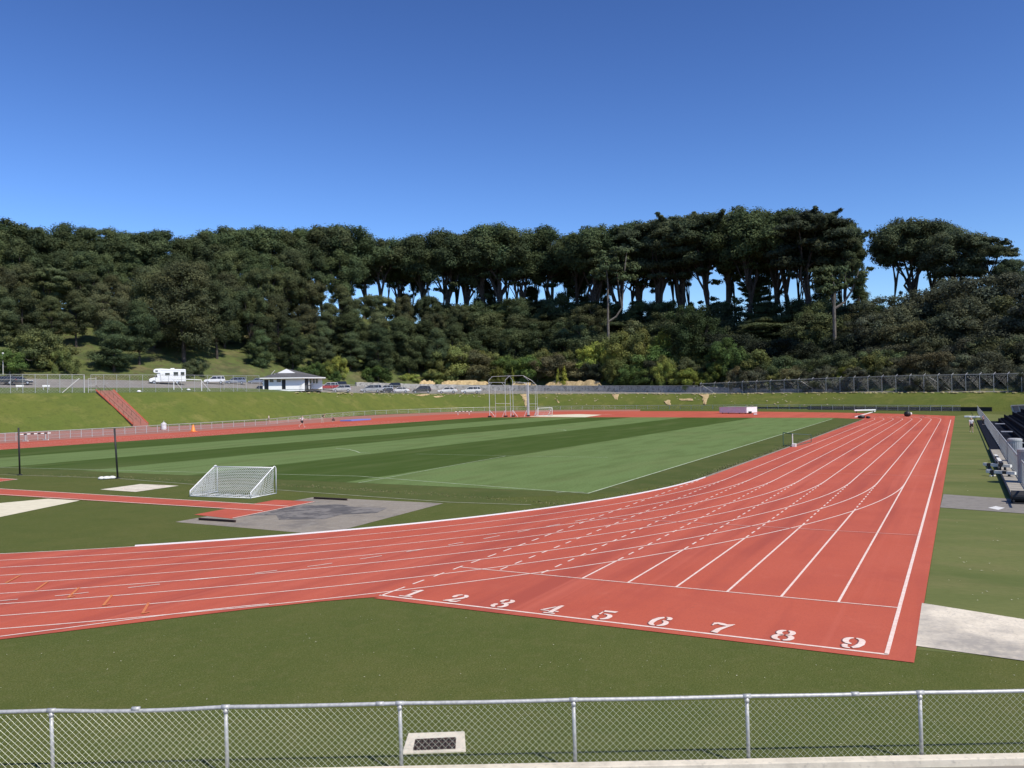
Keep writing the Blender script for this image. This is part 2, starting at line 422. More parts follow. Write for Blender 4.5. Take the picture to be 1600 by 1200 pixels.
band(2, 3, 4, .02, 'gravel_road', M['gravel'])
band(3, 4, 14, .45, 'hillside', M['hill'], extra=[(12, -.8), (30, -3), (70, -9), (160, -26)])

mb = MB()
pts = []
for x, p in zip(cols, PR):
    v = at(x, 600, p[0][0]+.4); pts.append((v.x, v.y))
b0 = pts[0]; b1 = pts[-1]
loop = pts[::-1]+[(-30, 120), (-60, 20), (-60, -60), (20, -60)]
loop = [(q[0], q[1]) for q in loop]
mb.poly([loop], 0.); struct(mb.build('artificial_turf', M['turf']))
mb = MB(); mb.lathe([(3000, -.2), (3000, -.12)], n=48); struct(mb.build('ground', M['hill']))

# ------------------------------------------------------------------ track surfaces
LW = 1.22; KV = 9*LW; RB = 37.02; U0 = 44.09; US = 15.05; U2 = 18.58; CV = KV+RB; VB = KV+2*RB
def arc(r_, a0, a1, n=64, c=(U0, CV)):
    return [(c[0]+r_*math.cos(R(a0+(a1-a0)*i/n)), c[1]+r_*math.sin(R(a0+(a1-a0)*i/n))) for i in range(n+1)]
far_px = [(1490, 649), (1400, 646.6), (1300, 644.6), (1150, 642.8), (1000, 642.4), (900, 642.8), (800, 643.8), (700, 647.2), (600, 652.6), (450, 664.2), (300, 674.3), (150, 684), (0, 693.2)]
outer = [(US-.28, -.45), (146, -.45)]+[tuple(gp(x, y).xy) for x, y in far_px[1:]]
outer += [(44, 97.2)]+arc(RB+8*LW+.95, 98, 214, 50)+[tuple(gp(x, y).xy) for x, y in [(0, 1000), (100, 987.5), (200, 975.3), (300, 963), (400, 951), (500, 940.5), (560, 935.5), (594, 933.2)]]
outer = outer+[(US-.28, KV+.0)]
hole = [(U0, KV), (133.6, KV+.35), (139.4, 16.6), (141.5, 29.4), (145.5, 50.3), (148.0, 68), (148.6, VB)]+[(U0, VB)]+arc(RB, 90, 270, 96)[1:-1]
mb = MB(); mb.poly([outer, hole[::-1]], .012); struct(mb.build('running_track', M['red']))
# old dull run-up strip outside the back straight
mb = MB()
a = [tuple(gp(x, y).xy) for x, y in [(0, 693.2), (150, 684), (300, 674.3), (450, 664.2), (600, 652.6), (700, 647.2), (800, 643.8), (900, 642.8), (1000, 642.4)]]
b = [tuple(at(x, 600, base_D(x)-d).xy) for x, d in [(1000, 2.5), (900, 2), (800, 1.6), (700, 2), (600, 3), (450, 4), (300, 4), (150, 4), (0, 5), (-400, 8)]]
mb.poly([[(20, 98.4)]+a+b], .006); struct(mb.build('run_up_strip', M['red_dull']))
# grass inside
mb = MB(); mb.poly([[(32.2, KV+.3+6.6), (36, KV+2.1), (U0, KV+.02), (133.6, KV+.37), (139.35, 16.6), (141.45, 29.4), (145.45, 50.3), (147.9, 68), (148.5, VB-.04), (U0, VB-.04), (34.2, VB-1.9), (32.6, 60), (33.3, 44.3), (32.3, 36.7), (30.5, 18.8), (31.0, 14.2)]], .004)
struct(mb.build('pitch_margin', M['margin']))
mb = MB(); mb.poly([[(35.6, 14.25), (139, 16.1), (141.4, 29.4), (145.4, 50.3), (147.85, 68), (148.4, VB-.06), (U0, VB-.06), (36.2, VB-3), (36.4, 61)]], .009)
struct(mb.build('football_pitch', M['pitch']))
# pale rope edge between pitch and artificial turf
mb = MB(); mb.strip([gp(x, y).xy for x, y in [(-150, 738.5), (0, 742), (90, 744.6), (185, 748), (300, 757), (430, 765.5), (560, 775), (700, 785), (830, 789.3)]], .10, .016)
struct(mb.build('turf_edge_strip', simple('pale_edging', (.36, .36, .24), .9, noise=(.26, .28, .16), nscale=2.)))
# apron on the right of the straight
mb = MB(); mb.poly([[(15.6, -.46), (146.4, -.46), (160, -3.6), (150, -8), (36, -9), (16.4, -9)]], .003); struct(mb.build('side_grass', M['apron']))
mb = MB(); mb.poly([[gp(1440.5, 943).xy, gp(1600, 968.5).xy, (18.0, -7), (14.6, -7), gp(1600, 1033.5).xy, gp(1431, 1010).xy]], .014)
struct(mb.build('concrete_path', M['concrete_path']))
mb = MB(); mb.poly([[gp(1474, 772.6).xy, gp(1600, 781.5).xy, (38.5, -12), (34.4, -12), gp(1600, 803).xy, gp(1469, 793.5).xy]], .016)
struct(mb.build('asphalt_path', M['asphalt']))
mb = MB(); mb.box((53.9, -3.38, .02), (15.2, .33, .04)); pv = struct(mb.build('paving_strip', layered('paving', (.36, .33, .275), [((.27, .25, .21), 1.2, .45, .6, .8), ((.42, .39, .33), 6., .5, .7, .6)], rough=.9), bevel=.01))
mb = MB(); mb.box((98, -3.60, .035), (29, .52, .045)); struct(mb.build('shade_floor_strip', M['navy']))  # floor strip coloured near black in place of the stand's shade
mb = MB(); mb.box((53.6, -3.02, .055), (16, .035, .07)); mb.build('strip_edging', M['black'])
tag(bpy.data.objects['strip_edging'], 'long black edging board between the side grass and the paving strip', 'edging')

# field event areas inside the near bend
mb = MB(); mb.poly([[(29.83, 25.94), (30.05, 18.77), (22.52, 18.24), (21.5, 18.75), (21.69, 25.73)]], .006); struct(mb.build('asphalt_fan', M['old_asphalt']))
mb = MB(); mb.poly([[(27.2, 24.45), (28.2, 23.0), (27.6, 21.6), (27.9, 20.2), (26.5, 19.7), (25.6, 20.8), (24.4, 20.6), (23.6, 22.2), (24.6, 23.3), (23.9, 24.45)]], .010); struct(mb.build('damp_patch', M['wet']))
mb = MB(); mb.poly([[(28.37, 26.93), (28.5, 24.63), (23.11, 24.19), (23.41, 26.63)]], .014)
mb.poly([[(26.85, 24.72), (25.24, 24.6), (24.95, 44), (24.9, 60), (26.9, 60), (26.9, 44)]], .018); struct(mb.build('run_up', M['red']))
mb = MB()
mb.strip([(26.80, 24.7), (26.88, 60)], .09, .024); mb.strip([(25.27, 24.7), (24.95, 60)], .09, .024)
mb.strip([(28.4, 24.60), (23.2, 24.25)], .08, .024); struct(mb.build('run_up_lines', M['line']))
mb = MB(); mb.poly([[(24.94, 36.08), (24.86, 38.38), (22.88, 39.0), (15, 41.4), (12, 30.9), (19.94, 34.1)]], .008); struct(mb.build('sand_area', M['sand']))
mb = MB(); mb.poly([[(28.6, 39.6), (31.34, 39.88), (31.43, 36.87), (28.47, 36.63)]], .008); struct(mb.build('throwing_pad', M['concrete']))
mb = MB(); mb.strip(arc(1.07, 0, 359, 40, (30.2, 38.1)), .05, .014, True); struct(mb.build('throwing_circle', M['line']))
mb = MB(); mb.poly([[gp(-40, 745).xy, gp(0, 747.2).xy, gp(27, 749.2).xy, gp(0, 752.8).xy, gp(-40, 757).xy]], .008); struct(mb.build('red_corner', M['red']))
mb = MB(); mb.strip([gp(-40, 744.6).xy, gp(27, 749.2).xy, gp(-40, 757.3).xy], .1, .014); struct(mb.build('red_corner_lines', M['line']))

# low steel beams on the asphalt fan
for (xa, ya), (xb, yb), lb in (((490.5, 779.6), (542.5, 782.2), 'dark steel beam on the far side of the asphalt fan right of the white goal'), ((311, 812.8), (368, 816.4), 'dark steel beam on the near side of the asphalt fan below the run up')):
    a, c = gp(xa, ya), gp(xb, yb); mid = (a+c)/2; L = (c-a).length
    t = thing('steel_beam', lb, 'beam', (mid.x, mid.y, .006), math.atan2((c-a).y, (c-a).x), 'steel beams on the asphalt fan')
    b = MB(); b.box((0, 0, .008), (L/2, .05, .008)); b.box((0, 0, .078), (L/2, .05, .008)); b.box((0, 0, .043), (L/2-.002, .010, .027)); b.build('profile', M['steel_rust'], t)
    for s_ in (-.48, .48): b = MB(); b.box((s_*L, 0, .043), (.012, .046, .026)); b.build('end_plate', M['iron'], t)

# raised kerb on the inside of the near bend and straight
mb = MB()
_k = gp(210, 855.3); ka = math.degrees(math.atan2(_k.y-CV, _k.x-U0)) % 360
kb = arc(RB-.05, ka, 270, 60)
def kerb_run(pts, hw, h, mbx):
    for p, q in zip(pts, pts[1:]):
        c = ((p[0]+q[0])/2, (p[1]+q[1])/2, h/2+.012); L = math.hypot(q[0]-p[0], q[1]-p[1])
        mbx.box(c, (L/2, hw, h/2), math.atan2(q[1]-p[1], q[0]-p[0]))
kerb_run([q for q in kb], .035, .04, mb); struct(mb.build('track_kerb', M['white']))
mb = MB(); kerb_run([(U0+.1, KV+.07), (62, KV+.07), (80, KV+.1), (133, KV+.42)], .07, .03, mb); struct(mb.build('kerb_edge', M['old_asphalt']))
mb = MB(); mb.strip(arc(RB+.02, 120, ka, 60), .06, .02); struct(mb.build('kerb_line', M['line']))

# ------------------------------------------------------------------ painted markings
mb = MB(); ZL = .018
UE = 130.
def wline(u): return .05
mb.strip([(US, -.02), (US, KV+.03)], .075, ZL)
mb.strip([(US, 0), (60, 0), (UE, 0)], .075, ZL+.0)
for k in range(1, 9):
    v = k*LW
    # angle on outer lane line where this straight line meets it
    ro = RB+8*LW; um = U0-math.sqrt(max(0, ro*ro-(CV-v)**2)) if CV-v < ro else U0
    if k == 1: mb.strip([(U2, v), (UE, v)], .055, ZL); continue
    rk = RB+(9-k)*LW
    if k <= 6: mb.strip([(U2, v), (um, v)], .055, ZL)
    d0 = max(um, U2) if k <= 6 else U2
    d0 += .15; k_end = U0-1.0
    while d0 < k_end:
        mb.strip([(d0, v), (min(d0+.42, k_end), v)], .055, ZL); d0 += .85
    mb.strip([(U0-1.2, v), (UE, v)], .055, ZL)
v = KV-.03
mb.strip([(US, v), (US+.95, v)], .055, ZL)
d0 = US+1.3
while d0 < U0-2:
    mb.strip([(d0, v), (d0+.5, v)], .055, ZL); d0 += .95
mb.strip([(U2, 0), (U2, KV)], .05, ZL+.002)
for j in range(1, 9):
    r_ = RB+j*LW
    mb.strip(arc(r_, 90, 270, 120), .055, ZL+.001)
    # far bend, first metres of the curve
    mb.strip(arc(r_, 270, 292, 14, (UE, CV)), .055, ZL)
for j in range(0, 9):
    mb.strip([(U0, VB+j*LW), (130, VB+j*LW)], .05, ZL)
mb.strip([gp(x, y).xy for x, y in [(-120, 1012), (0, 995.75), (100, 983), (200, 969.5), (300, 957), (380, 948.3), (420, 944.6)]], .055, ZL+.003)
struct(mb.build('lane_lines', M['line']))
mb = MB()
dp = [gp(x, y).xy for x, y in [(-30, 943), (10, 939.3), (64, 934.7), (107, 930.5), (149, 925.6), (190, 920.7), (230, 916.4), (269, 912), (306, 906.9), (342, 903.5), (377, 899.4), (440, 891.5), (500, 884), (580, 872), (666, 858.5), (760, 842), (850, 824.5), (925, 810.5)]]
acc = 0.
for p, q in zip(dp, dp[1:]):
    L = (q-p).length; n_ = max(1, int(L/.12)); 
    for i in range(n_):
        if (acc % 1.55) < .68: mb.strip([p+(q-p)*(i/n_), p+(q-p)*((i+1)/n_)], .05, ZL+.006)
        acc += L/n_
struct(mb.build('break_line', M['line']))
mb = MB()
mb.strip([(28.4, 0), (28.4, KV)], .05, ZL+.008)
for u in (48, 59, 74, 98): mb.strip([(u, .1), (u, KV-.2)], .035, ZL+.008)
struct(mb.build('faint_cross_lines', M['line_faint']))
mb = MB()
for i, ((x0, y0), (x1, y1)) in enumerate([((128, 160), (35, 210)), ((300, 200), (222, 255)), ((495, 238), (425, 302)), ((700, 285), (645, 352)), ((930, 333), (890, 402))]):
    a = gp(x0/4, y0/4+860); b_ = gp(x1/4, y1/4+860); mb.strip([a.xy, b_.xy], .06, ZL+.010)
    if i >= 2: mb.strip([b_.xy, gp((x1+46)/4, (y1-11)/4+860).xy], .05, ZL+.012)
struct(mb.build('orange_marks', M['orange']))
# football lines
mb = MB()
mb.strip([(36.2, 62), (38.9, 30.4), (36.0, 17.6), (35.37, 14.24)], .10, .016)
mb.strip([(35.3, 14.2), (134, 15.9)], .12, .018)
mb.strip([gp(x, y).xy for x, y in [(869, 770.3), (880, 769.2), (900, 769.4), (912, 769.6)]], .09, .02)
mb.strip([gp(x, y).xy for x, y in [(524, 700.6), (545, 702.5), (556, 705), (562, 707.6)]], .12, .016)
mb.strip([gp(x, y).xy for x, y in [(559, 706.2), (562, 707.6), (578, 708.3)]], .10, .018)
mb.strip([gp(x, y).xy for x, y in [(650, 709.5), (800, 712.5), (950, 715)]], .07, .016)
mb.strip([gp(x, y).xy for x, y in [(560, 755), (610, 746), (700, 729), (790, 713)]], .08, .02)
mb.strip([gp(x, y).xy for x, y in [(870, 671.6), (880, 671.8), (885, 672.6)]], .2, .016)
struct(mb.build('pitch_lines', M['line_pitch']))

# lane numbers, bold stencil figures. unit box: a across (0..1), b up (0..1)
def dstroke(mbx, pts, wds, T, z):
    P = [Vector(p) for p in pts]; vs = []
    for i, p in enumerate(P):
        t = (P[min(i+1, len(P)-1)]-P[max(i-1, 0)]).normalized(); nn = Vector((-t.y, t.x))*wds[i]/2
        vs += [T(p-nn, z), T(p+nn, z)]
    mbx.add(vs, [(2*i, 2*i+2, 2*i+3, 2*i+1) for i in range(len(P)-1)])
def darc(mbx, c, rx, ry, a0, a1, T, z, thin=.06, thick=.24, n=18, taper=False):
    pts, ws = [], []
    for i in range(n+1):
        a = R(a0+(a1-a0)*i/n); pts.append((c[0]+rx*math.cos(a), c[1]+ry*math.sin(a)))
        w_ = thin+(thick-thin)*abs(math.cos(a))**1.3
        ws.append(w_)
    dstroke(mbx, pts, ws, T, z)
def dpoly(mbx, pts, T, z):
    mbx.add([T(Vector(p), z) for p in pts], [tuple(range(len(pts)))])
def ball(mbx, c, r_, T, z): dpoly(mbx, [(c[0]+r_*math.cos(2*math.pi*i/16), c[1]+r_*.85*math.sin(2*math.pi*i/16)) for i in range(16)], T, z)
def digit(d, mbx, T, z):
    if d == 1:
        dpoly(mbx, [(.40, .12), (.66, .12), (.66, 1), (.46, 1), (.40, .94)], T, z); dpoly(mbx, [(.37, .93), (.37, .80), (.14, .70), (.14, .76)], T, z)
        dpoly(mbx, [(.12, 0), (.92, 0), (.92, .085), (.12, .085)], T, z)
    elif d == 2:
        darc(mbx, (.47, .70), .30, .25, 178, 98, T, z); darc(mbx, (.47, .70), .32, .25, 84, -8, T, z)
        ball(mbx, (.22, .66), .13, T, z+.001)
        dstroke(mbx, [(.79, .66), (.70, .50), (.45, .30), (.16, .12)], [.24, .22, .16, .10], T, z+.002)
        dstroke(mbx, [(.10, .07), (.35, .14), (.60, .08), (.82, .10), (.92, .28)], [.08, .15, .17, .17, .06], T, z+.003)
    elif d == 3:
        darc(mbx, (.48, .76), .27, .20, 84, -84, T, z); darc(mbx, (.48, .27), .32, .23, 84, -78, T, z)
        darc(mbx, (.48, .27), .30, .23, -104, -178, T, z); ball(mbx, (.22, .30), .13, T, z+.001)
        darc(mbx, (.48, .76), .26, .20, 104, 176, T, z); ball(mbx, (.24, .74), .12, T, z+.001)
        dpoly(mbx, [(.38, .46), (.52, .46), (.52, .56), (.38, .56)], T, z+.002)
    elif d == 4:
        dpoly(mbx, [(.52, .13), (.76, .13), (.76, 1), (.62, 1), (.52, .86)], T, z)
        dpoly(mbx, [(.48, .84), (.48, .70), (.20, .34), (.04, .34)], T, z); dpoly(mbx, [(.04, .24), (.48, .24), (.48, .32), (.04, .32)], T, z)
        dpoly(mbx, [(.79, .24), (.96, .24), (.96, .33), (.79, .33)], T, z); dpoly(mbx, [(.36, 0), (.94, 0), (.94, .09), (.36, .09)], T, z)
    elif d == 5:
        dpoly(mbx, [(.20, .98), (.86, 1.0), (.80, .82), (.24, .82)], T, z); dpoly(mbx, [(.18, .80), (.26, .80), (.27, .50), (.18, .50)], T, z)
        darc(mbx, (.47, .31), .34, .28, 100, -78, T, z); darc(mbx, (.47, .31), .32, .28, -104, -172, T, z); ball(mbx, (.20, .26), .14, T, z+.001)
    elif d in (6, 9):
        T2 = T if d == 6 else (lambda p, zz: T(Vector((1-p[0], 1-p[1])), zz))
        darc(mbx, (.50, .31), .30, .28, 82, -82, T2, z); darc(mbx, (.49, .31), .31, .28, 152, 262, T2, z)
        dstroke(mbx, [(.18, .34), (.19, .56), (.30, .78), (.46, .92)], [.25, .26, .24, .14], T2, z+.001)
        darc(mbx, (.54, .74), .25, .23, 92, 24, T2, z); ball(mbx, (.76, .78), .12, T2, z+.002)
    elif d == 7:
        dstroke(mbx, [(.08, .86), (.22, .95), (.42, .90), (.64, .84), (.94, .99)], [.20, .16, .20, .16, .06], T, z)
        dpoly(mbx, [(.05, .96), (.13, .98), (.12, .68), (.05, .68)], T, z+.001)
        dstroke(mbx, [(.88, .90), (.66, .62), (.48, .34), (.42, 0)], [.08, .15, .25, .30], T, z+.002)
    elif d == 8:
        for c, rx, ry in (((.5, .75), .27, .21), ((.5, .28), .33, .24)):
            darc(mbx, c, rx, ry, 80, -80, T, z); darc(mbx, c, rx, ry, 100, 260, T, z)
for n_ in range(1, 10):
    vc = (9.5-n_)*LW; mb = MB()
    def T(p, z, vc=vc): return (US+.10+p[1]*.72, vc-.01-(p[0]-.5)*.46, z)
    digit(n_, mb, T, ZL+.006)
    o = struct(mb.build('lane_number', M['line']))
# worn dark offset of the older numbers under the paint
mb = MB()
for n_ in range(4, 10):
    vc = (9.5-n_)*LW
    def T(p, z, vc=vc): return (US+.10+p[1]*.73, vc+.016-(p[0]-.5)*.46, z)
    digit(n_, mb, T, ZL+.0005)
struct(mb.build('old_number_paint', simple('worn_dark_paint', (.20, .075, .07), .85)))

# ------------------------------------------------------------------ chain link fence in the foreground
FP = [Vector(gp(x, y, .10).xy) for x, y in [(83, 1206), (355, 1200.5), (623, 1195), (900, 1189.7), (1178, 1184), (1440, 1177.5)]]
fd = (FP[-1]-FP[0]); sp = fd.length/5; fd.normalize()
fn = Vector((-fd.y, fd.x))                       # away from the camera or towards it, only for thickness
if fn.x < 0: fn = -fn
f0 = FP[0]-fd*2*sp
rh_px = [(-300, 1108), (80, 1107.8), (350, 1104.3), (620, 1099), (893, 1093.7), (1172, 1087), (1437, 1081), (1700, 1075)]
NP = 10
posts = [f0+fd*sp*i for i in range(NP)]
RH = at(893, 1093.6, (FP[3]-Vector((CAMP[0], CAMP[1]))).length).z
fence = thing('chain_link_fence', 'low galvanised chain link fence with pipe top rail across the foreground', 'fence', (f0.x, f0.y, 0))
def rel(p, z): return (p.x-f0.x, p.y-f0.y, z)
pb = MB(); pb.tube([(0, 0, -.02), (-.012, .004, RH-.02)], .024, 10)
pb.tube([(-.012, .004, RH-.075), (-.012, .004, RH-.035)], .031, 10)
post0 = pb.build('post', M['galv'], fence, rel(posts[0], 0), smooth=True)
for p in posts[1:]: dup_child(post0, fence, rel(p, 0))
mb = MB(); rp = []
for i in range(NP-1):
    for k in range(6):
        t = k/6; q = posts[i].lerp(posts[i+1], t); sag = -.012*math.sin(math.pi*t)*(2.2 if i == 2 else .5)
        rp.append(Vector(rel(q, RH+sag))+Vector((-.012, .004, 0)))
rp.append(Vector(rel(posts[-1], RH)))
mb.tube(rp, .024, 10); mb.build('top_rail', M['galv'], fence, smooth=True)
cb = MB(); _o = Vector((-.012, .004, 0)); cb.tube([Vector(rel(posts[4], RH))+_o-Vector((fd.x, fd.y, 0))*.30, Vector(rel(posts[4], RH))+_o-Vector((fd.x, fd.y, 0))*.20], .027, 10)
cp0 = cb.build('rail_coupling', M['galv'], fence, smooth=True)
dup_child(cp0, fence, (fd.x*sp*2.74, fd.y*sp*2.74, 0)); dup_child(cp0, fence, (fd.x*sp*-1.4, fd.y*sp*-1.4, 0))
# post cap fittings
for p in posts:
    cb = MB(); cb.tube([Vector(rel(p, RH))+_o-Vector((fd.x, fd.y, 0))*.05, Vector(rel(p, RH))+_o+Vector((fd.x, fd.y, 0))*.05], .029, 10)
    cb.build('rail_tee', M['galv'], fence, smooth=True)
# woven wire: zigzags of 45 degree wires
mb = MB(); Lf = sp*(NP-1); pitch = .084; h0, h1 = .03, RH-.035; off = -.03
n_w = int((Lf+h1)/pitch)
rw = random.Random(5)
def wp(s_, z_, d):
    s2 = s_+.006*math.sin(z_*9+s_*3)+.004*math.sin(s_*1.7)
    return Vector((fd.x*s2+fn.x*(off+d), fd.y*s2+fn.y*(off+d), z_+.006*math.sin(s_*1.3)+.004*math.sin(s_*5.1)))
for sgn in (1, -1):
    for i in range(-int(h1/pitch)-1, n_w+1):
        s0 = i*pitch if sgn > 0 else i*pitch+h1
        pts_ = []
        for k in range(5):
            t = k/4; z_ = h0+(h1-h0)*t; s_ = s0+sgn*(z_-h0)*1.02
            pts_.append((s_, z_))
        if pts_[0][0] < 0 or pts_[-1][0] < 0 or pts_[0][0] > Lf or pts_[-1][0] > Lf: continue
        mb.tube([wp(a, b_, .002*sgn*((k % 2)*2-1)) for k, (a, b_) in enumerate(pts_)], .0016, 4, cap=False)
mb.build('wire_mesh', M['wire'], fence)
# concrete kerb under the fence and asphalt in front
mb = MB()
k0 = f0-fd*1; k1 = posts[-1]+fd*1
nr_ = -fn
c = (k0+k1)/2+nr_*.10
mb.box((c.x, c.y, .045), ((k1-k0).length/2, .075, .055), math.atan2(fd.y, fd.x)); struct(mb.build('concrete_kerb', M['concrete'], bevel=.012))
mb = MB()
a, b_ = k0-fd*30+nr_*.15, k1+fd*30+nr_*.15
mb.poly([[a, b_, b_+nr_*20, a+nr_*20]], .003); struct(mb.build('asphalt_walk', M['asphalt']))
# storm drain
g = [gp(x, y) for x, y in [(638, 1147.5), (726, 1144.5), (728, 1175), (628, 1179)]]
mb = MB(); mb.poly([[q.xy for q in g]], 0.); 
dr = thing('storm_drain', 'cream concrete storm drain with rusty slotted grate behind the wire fence', 'drain', (0, 0, 0))
gm = MB(); base = [(q.x, q.y) for q in g]
inn = [gp(x, y).xy for x, y in [(649.5, 1158), (712, 1155), (711, 1172.3), (646, 1174.8)]]
def frame_slab(mbx, o_, i_, z0, z1):
    n = len(o_)
    vs = [(x, y, z1) for x, y in o_]+[(x, y, z1) for x, y in i_]+[(x, y, z0) for x, y in o_]+[(x, y, z0) for x, y in i_]
    fs = []
    for k in range(n):
        j = (k+1) % n; fs += [(k, j, n+j, n+k), (2*n+k, 2*n+j, j, k), (n+k, n+j, 3*n+j, 3*n+k)]
    mbx.add(vs, fs)
frame_slab(gm, base, [tuple(q) for q in inn], -.01, .022); gm.build('surround', M['concrete'], dr, bevel=.01)
gm = MB(); gm.poly([[tuple(q) for q in inn]], .006); gm.build('pit', M['hole'], dr)
gm = MB(); A, B_, C_, D_ = [Vector((q[0], q[1])) for q in inn]
def bar(mbx, p, q, hw, z): 
    L = (q-p).length; c = (p+q)/2; mbx.box((c.x, c.y, z), (L/2, hw, .008), math.atan2((q-p).y, (q-p).x))
for k in range(15):
    t = k/14; bar(gm, A.lerp(B_, t), D_.lerp(C_, t), .007, .016)
for t in (0, .34, .67, 1): bar(gm, A.lerp(D_, t), B_.lerp(C_, t), .011, .0175)
gm.build('grate', M['iron'], dr)
# scattered pale leaf litter on the turf
mb = MB(); rl = random.Random(11)
for i in range(420):
    px_, py_ = rl.uniform(-40, 1640), rl.uniform(880, 1190)
    q = gp(px_, py_)
    if US-.4 < q.x and q.y < KV+.3 and q.y > -.6: continue
    if math.hypot(q.x-U0, q.y-CV) < RB+10.3: continue
    s_ = rl.uniform(.006, .02); an = rl.uniform(0, 6.28); dx, dy = math.cos(an)*s_, math.sin(an)*s_
    mb.add([(q.x-dx, q.y-dy, .012), (q.x+dy*.4, q.y-dx*.4, .016), (q.x+dx, q.y+dy, .013), (q.x-dy*.4, q.y+dx*.4, .018)], [(0, 1, 2, 3)])
for i in range(60):
    q = gp(rl.uniform(1460, 1600), rl.uniform(690, 940))
    if q.y > -.7 or 34 < q.x < 41 or q.y < -3: continue
    s_ = rl.uniform(.018, .042); an = rl.uniform(0, 6.28); dx, dy = math.cos(an)*s_, math.sin(an)*s_
    mb.add([(q.x-dx, q.y-dy, .02), (q.x+dy*.4, q.y-dx*.4, .026), (q.x+dx, q.y+dy, .022), (q.x-dy*.4, q.y+dx*.4, .028)], [(0, 1, 2, 3)])
stuff(mb.build('leaf_litter', M['litter'])); tag(bpy.data.objects['leaf_litter'], 'small pale leaves scattered over the artificial turf', 'leaf litter')

# ------------------------------------------------------------------ goals
def net_grid(mbx, P, nu, nv, r_, sag=0.0):
    """P(u,v)->Vector on the unit square; threads both ways"""
    for i in range(nu+1): mbx.tube([P(i/nu, k/8) for k in range(9)], r_, 3, cap=False)
    for j in range(nv+1): mbx.tube([P(k/12, j/nv) for k in range(13)], r_, 3, cap=False)
def training_goal(label, loc, rotz, W_=3.5, H_=1.33, D_=1.95, lean=.26, nets=True, rp=.025, rn=.0075, group=None, step=.115, frame_mat='white'):
    """opening faces local +x at x=0, back at x=-D_"""
    t = thing('training_goal', label, 'goal', loc, rotz, group)
    FM = M[frame_mat]
    for y in (-W_/2, W_/2):
        b = MB(); pr_ = [(0, y, 0), (0, y, H_-.16)]
        for k in range(1, 6):
            a = R(180*k/6*.72); pr_.append((-.12+.12*math.cos(a), y, H_-.16+.16*math.sin(a)))
        pr_ += [(-D_, y, .28), (-D_, y, 0)]
        b.tube(pr_, rp, 8); b.build('side_frame', FM, t, smooth=True)
        b = MB(); b.tube([(0, y, rp), (-D_, y, rp)], rp*.8, 8); b.build('ground_bar', FM, t, smooth=True)
    xt = -lean; zt = H_-.05
    b = MB(); b.tube([(xt, -W_/2, zt), (xt, W_/2, zt)], rp, 8); b.build('crossbar', FM, t, smooth=True)
    b = MB(); b.tube([(-D_, -W_/2, rp), (-D_, W_/2, rp)], rp*.8, 8); b.build('back_bar', FM, t, smooth=True)
    if nets:
        b = MB(); nu = int(W_/step)
        def back(u, v):
            s_ = .10*math.sin(math.pi*u)*math.sin(math.pi*v)
            if v < .86: t_ = v/.86; return Vector((xt+(-D_-xt)*t_-s_*.3, -W_/2+W_*u, zt+(.28-zt)*t_-s_*.7))
            return Vector((-D_-.02*math.sin(u*31), -W_/2+W_*u, .28-.26*(v-.86)/.14))
        net_grid(b, back, nu, int(math.hypot(D_, H_)/step), rn)
        for y in (-W_/2, W_/2):
            def side(u, v, y=y):
                x = xt+.06+(-D_-xt)*u; zmax = zt*(1-u)+.28*u
                return Vector((x, y+.03*math.sin(9*u+5*v), .03+(zmax-.03)*v))
            net_grid(b, side, int(D_/step), int(H_/step), rn)
        def low(u, v): return Vector((-D_+.75*v, -W_/2+W_*u, .03+.10*math.sin(math.pi*v)*abs(math.sin(u*17))))
        net_grid(b, low, nu, 4, rn)
        b.build('net', M['white'], t)
    return t
gA, gB = gp(383, 777.5), gp(291, 774.5)
back_dir = (gp(383, 777.5)-gp(431, 771.5)); wdir = (gB-gA); 
rz_ = math.atan2(wdir.y, wdir.x)-math.pi/2
Wg = wdir.length+.05
front_mid = gp(431, 771.5)+wdir*.5
training_goal('white portable training goal with net, tilted frame seen from behind near the asphalt fan', (front_mid.x, front_mid.y, 0.004), rz_, Wg, 1.36, 1.95)
q = gp(852, 650); training_goal('small white netted goal standing at the far end beside the throwing cage', (q.x, q.y, .012), face_cam(852)+math.pi/2+.5, 3.3, 1.7, 1.6, rp=.05, rn=.009, step=.3)
def soccer_goal(label, pa, pb_, D, hpx, mt, depth=1.6, rp=.06, group='goals on the upper field'):
    a = spot(pa, D); b_ = spot(pb_, D); c = (a+b_)/2; H_ = hpx*D/F_PX
    t = thing('football_goal', label, 'goal', c, 0, group); away = Vector((_f[0], _f[1], 0)).normalized()
    a = a-c; b_ = b_-c
    for p in (a, b_):
        b = MB(); b.tube([p, p+Vector((0, 0, H_))], rp, 8); b.build('post', mt, t)
        b = MB(); b.tube([p+Vector((0, 0, H_*.92)), p+away*depth-Vector((0, 0, 0))+Vector((_r[0], _r[1], 0))*1.2], rp*.6, 6); b.build('brace', mt, t)
    b = MB(); b.tube([a+Vector((0, 0, H_)), b_+Vector((0, 0, H_))], rp, 8); b.build('crossbar', mt, t)
soccer_goal('large white football goal frame on the upper field beside the campervan', 271.5, 315, crest_D(290)+6, 16, M['white'], rp=.085)
soccer_goal('faint grey football goal frame on the upper field in front of the grey blue wagon', 350, 371, crest_D(360)+6, 14, M['far_wire'], rp=.06)
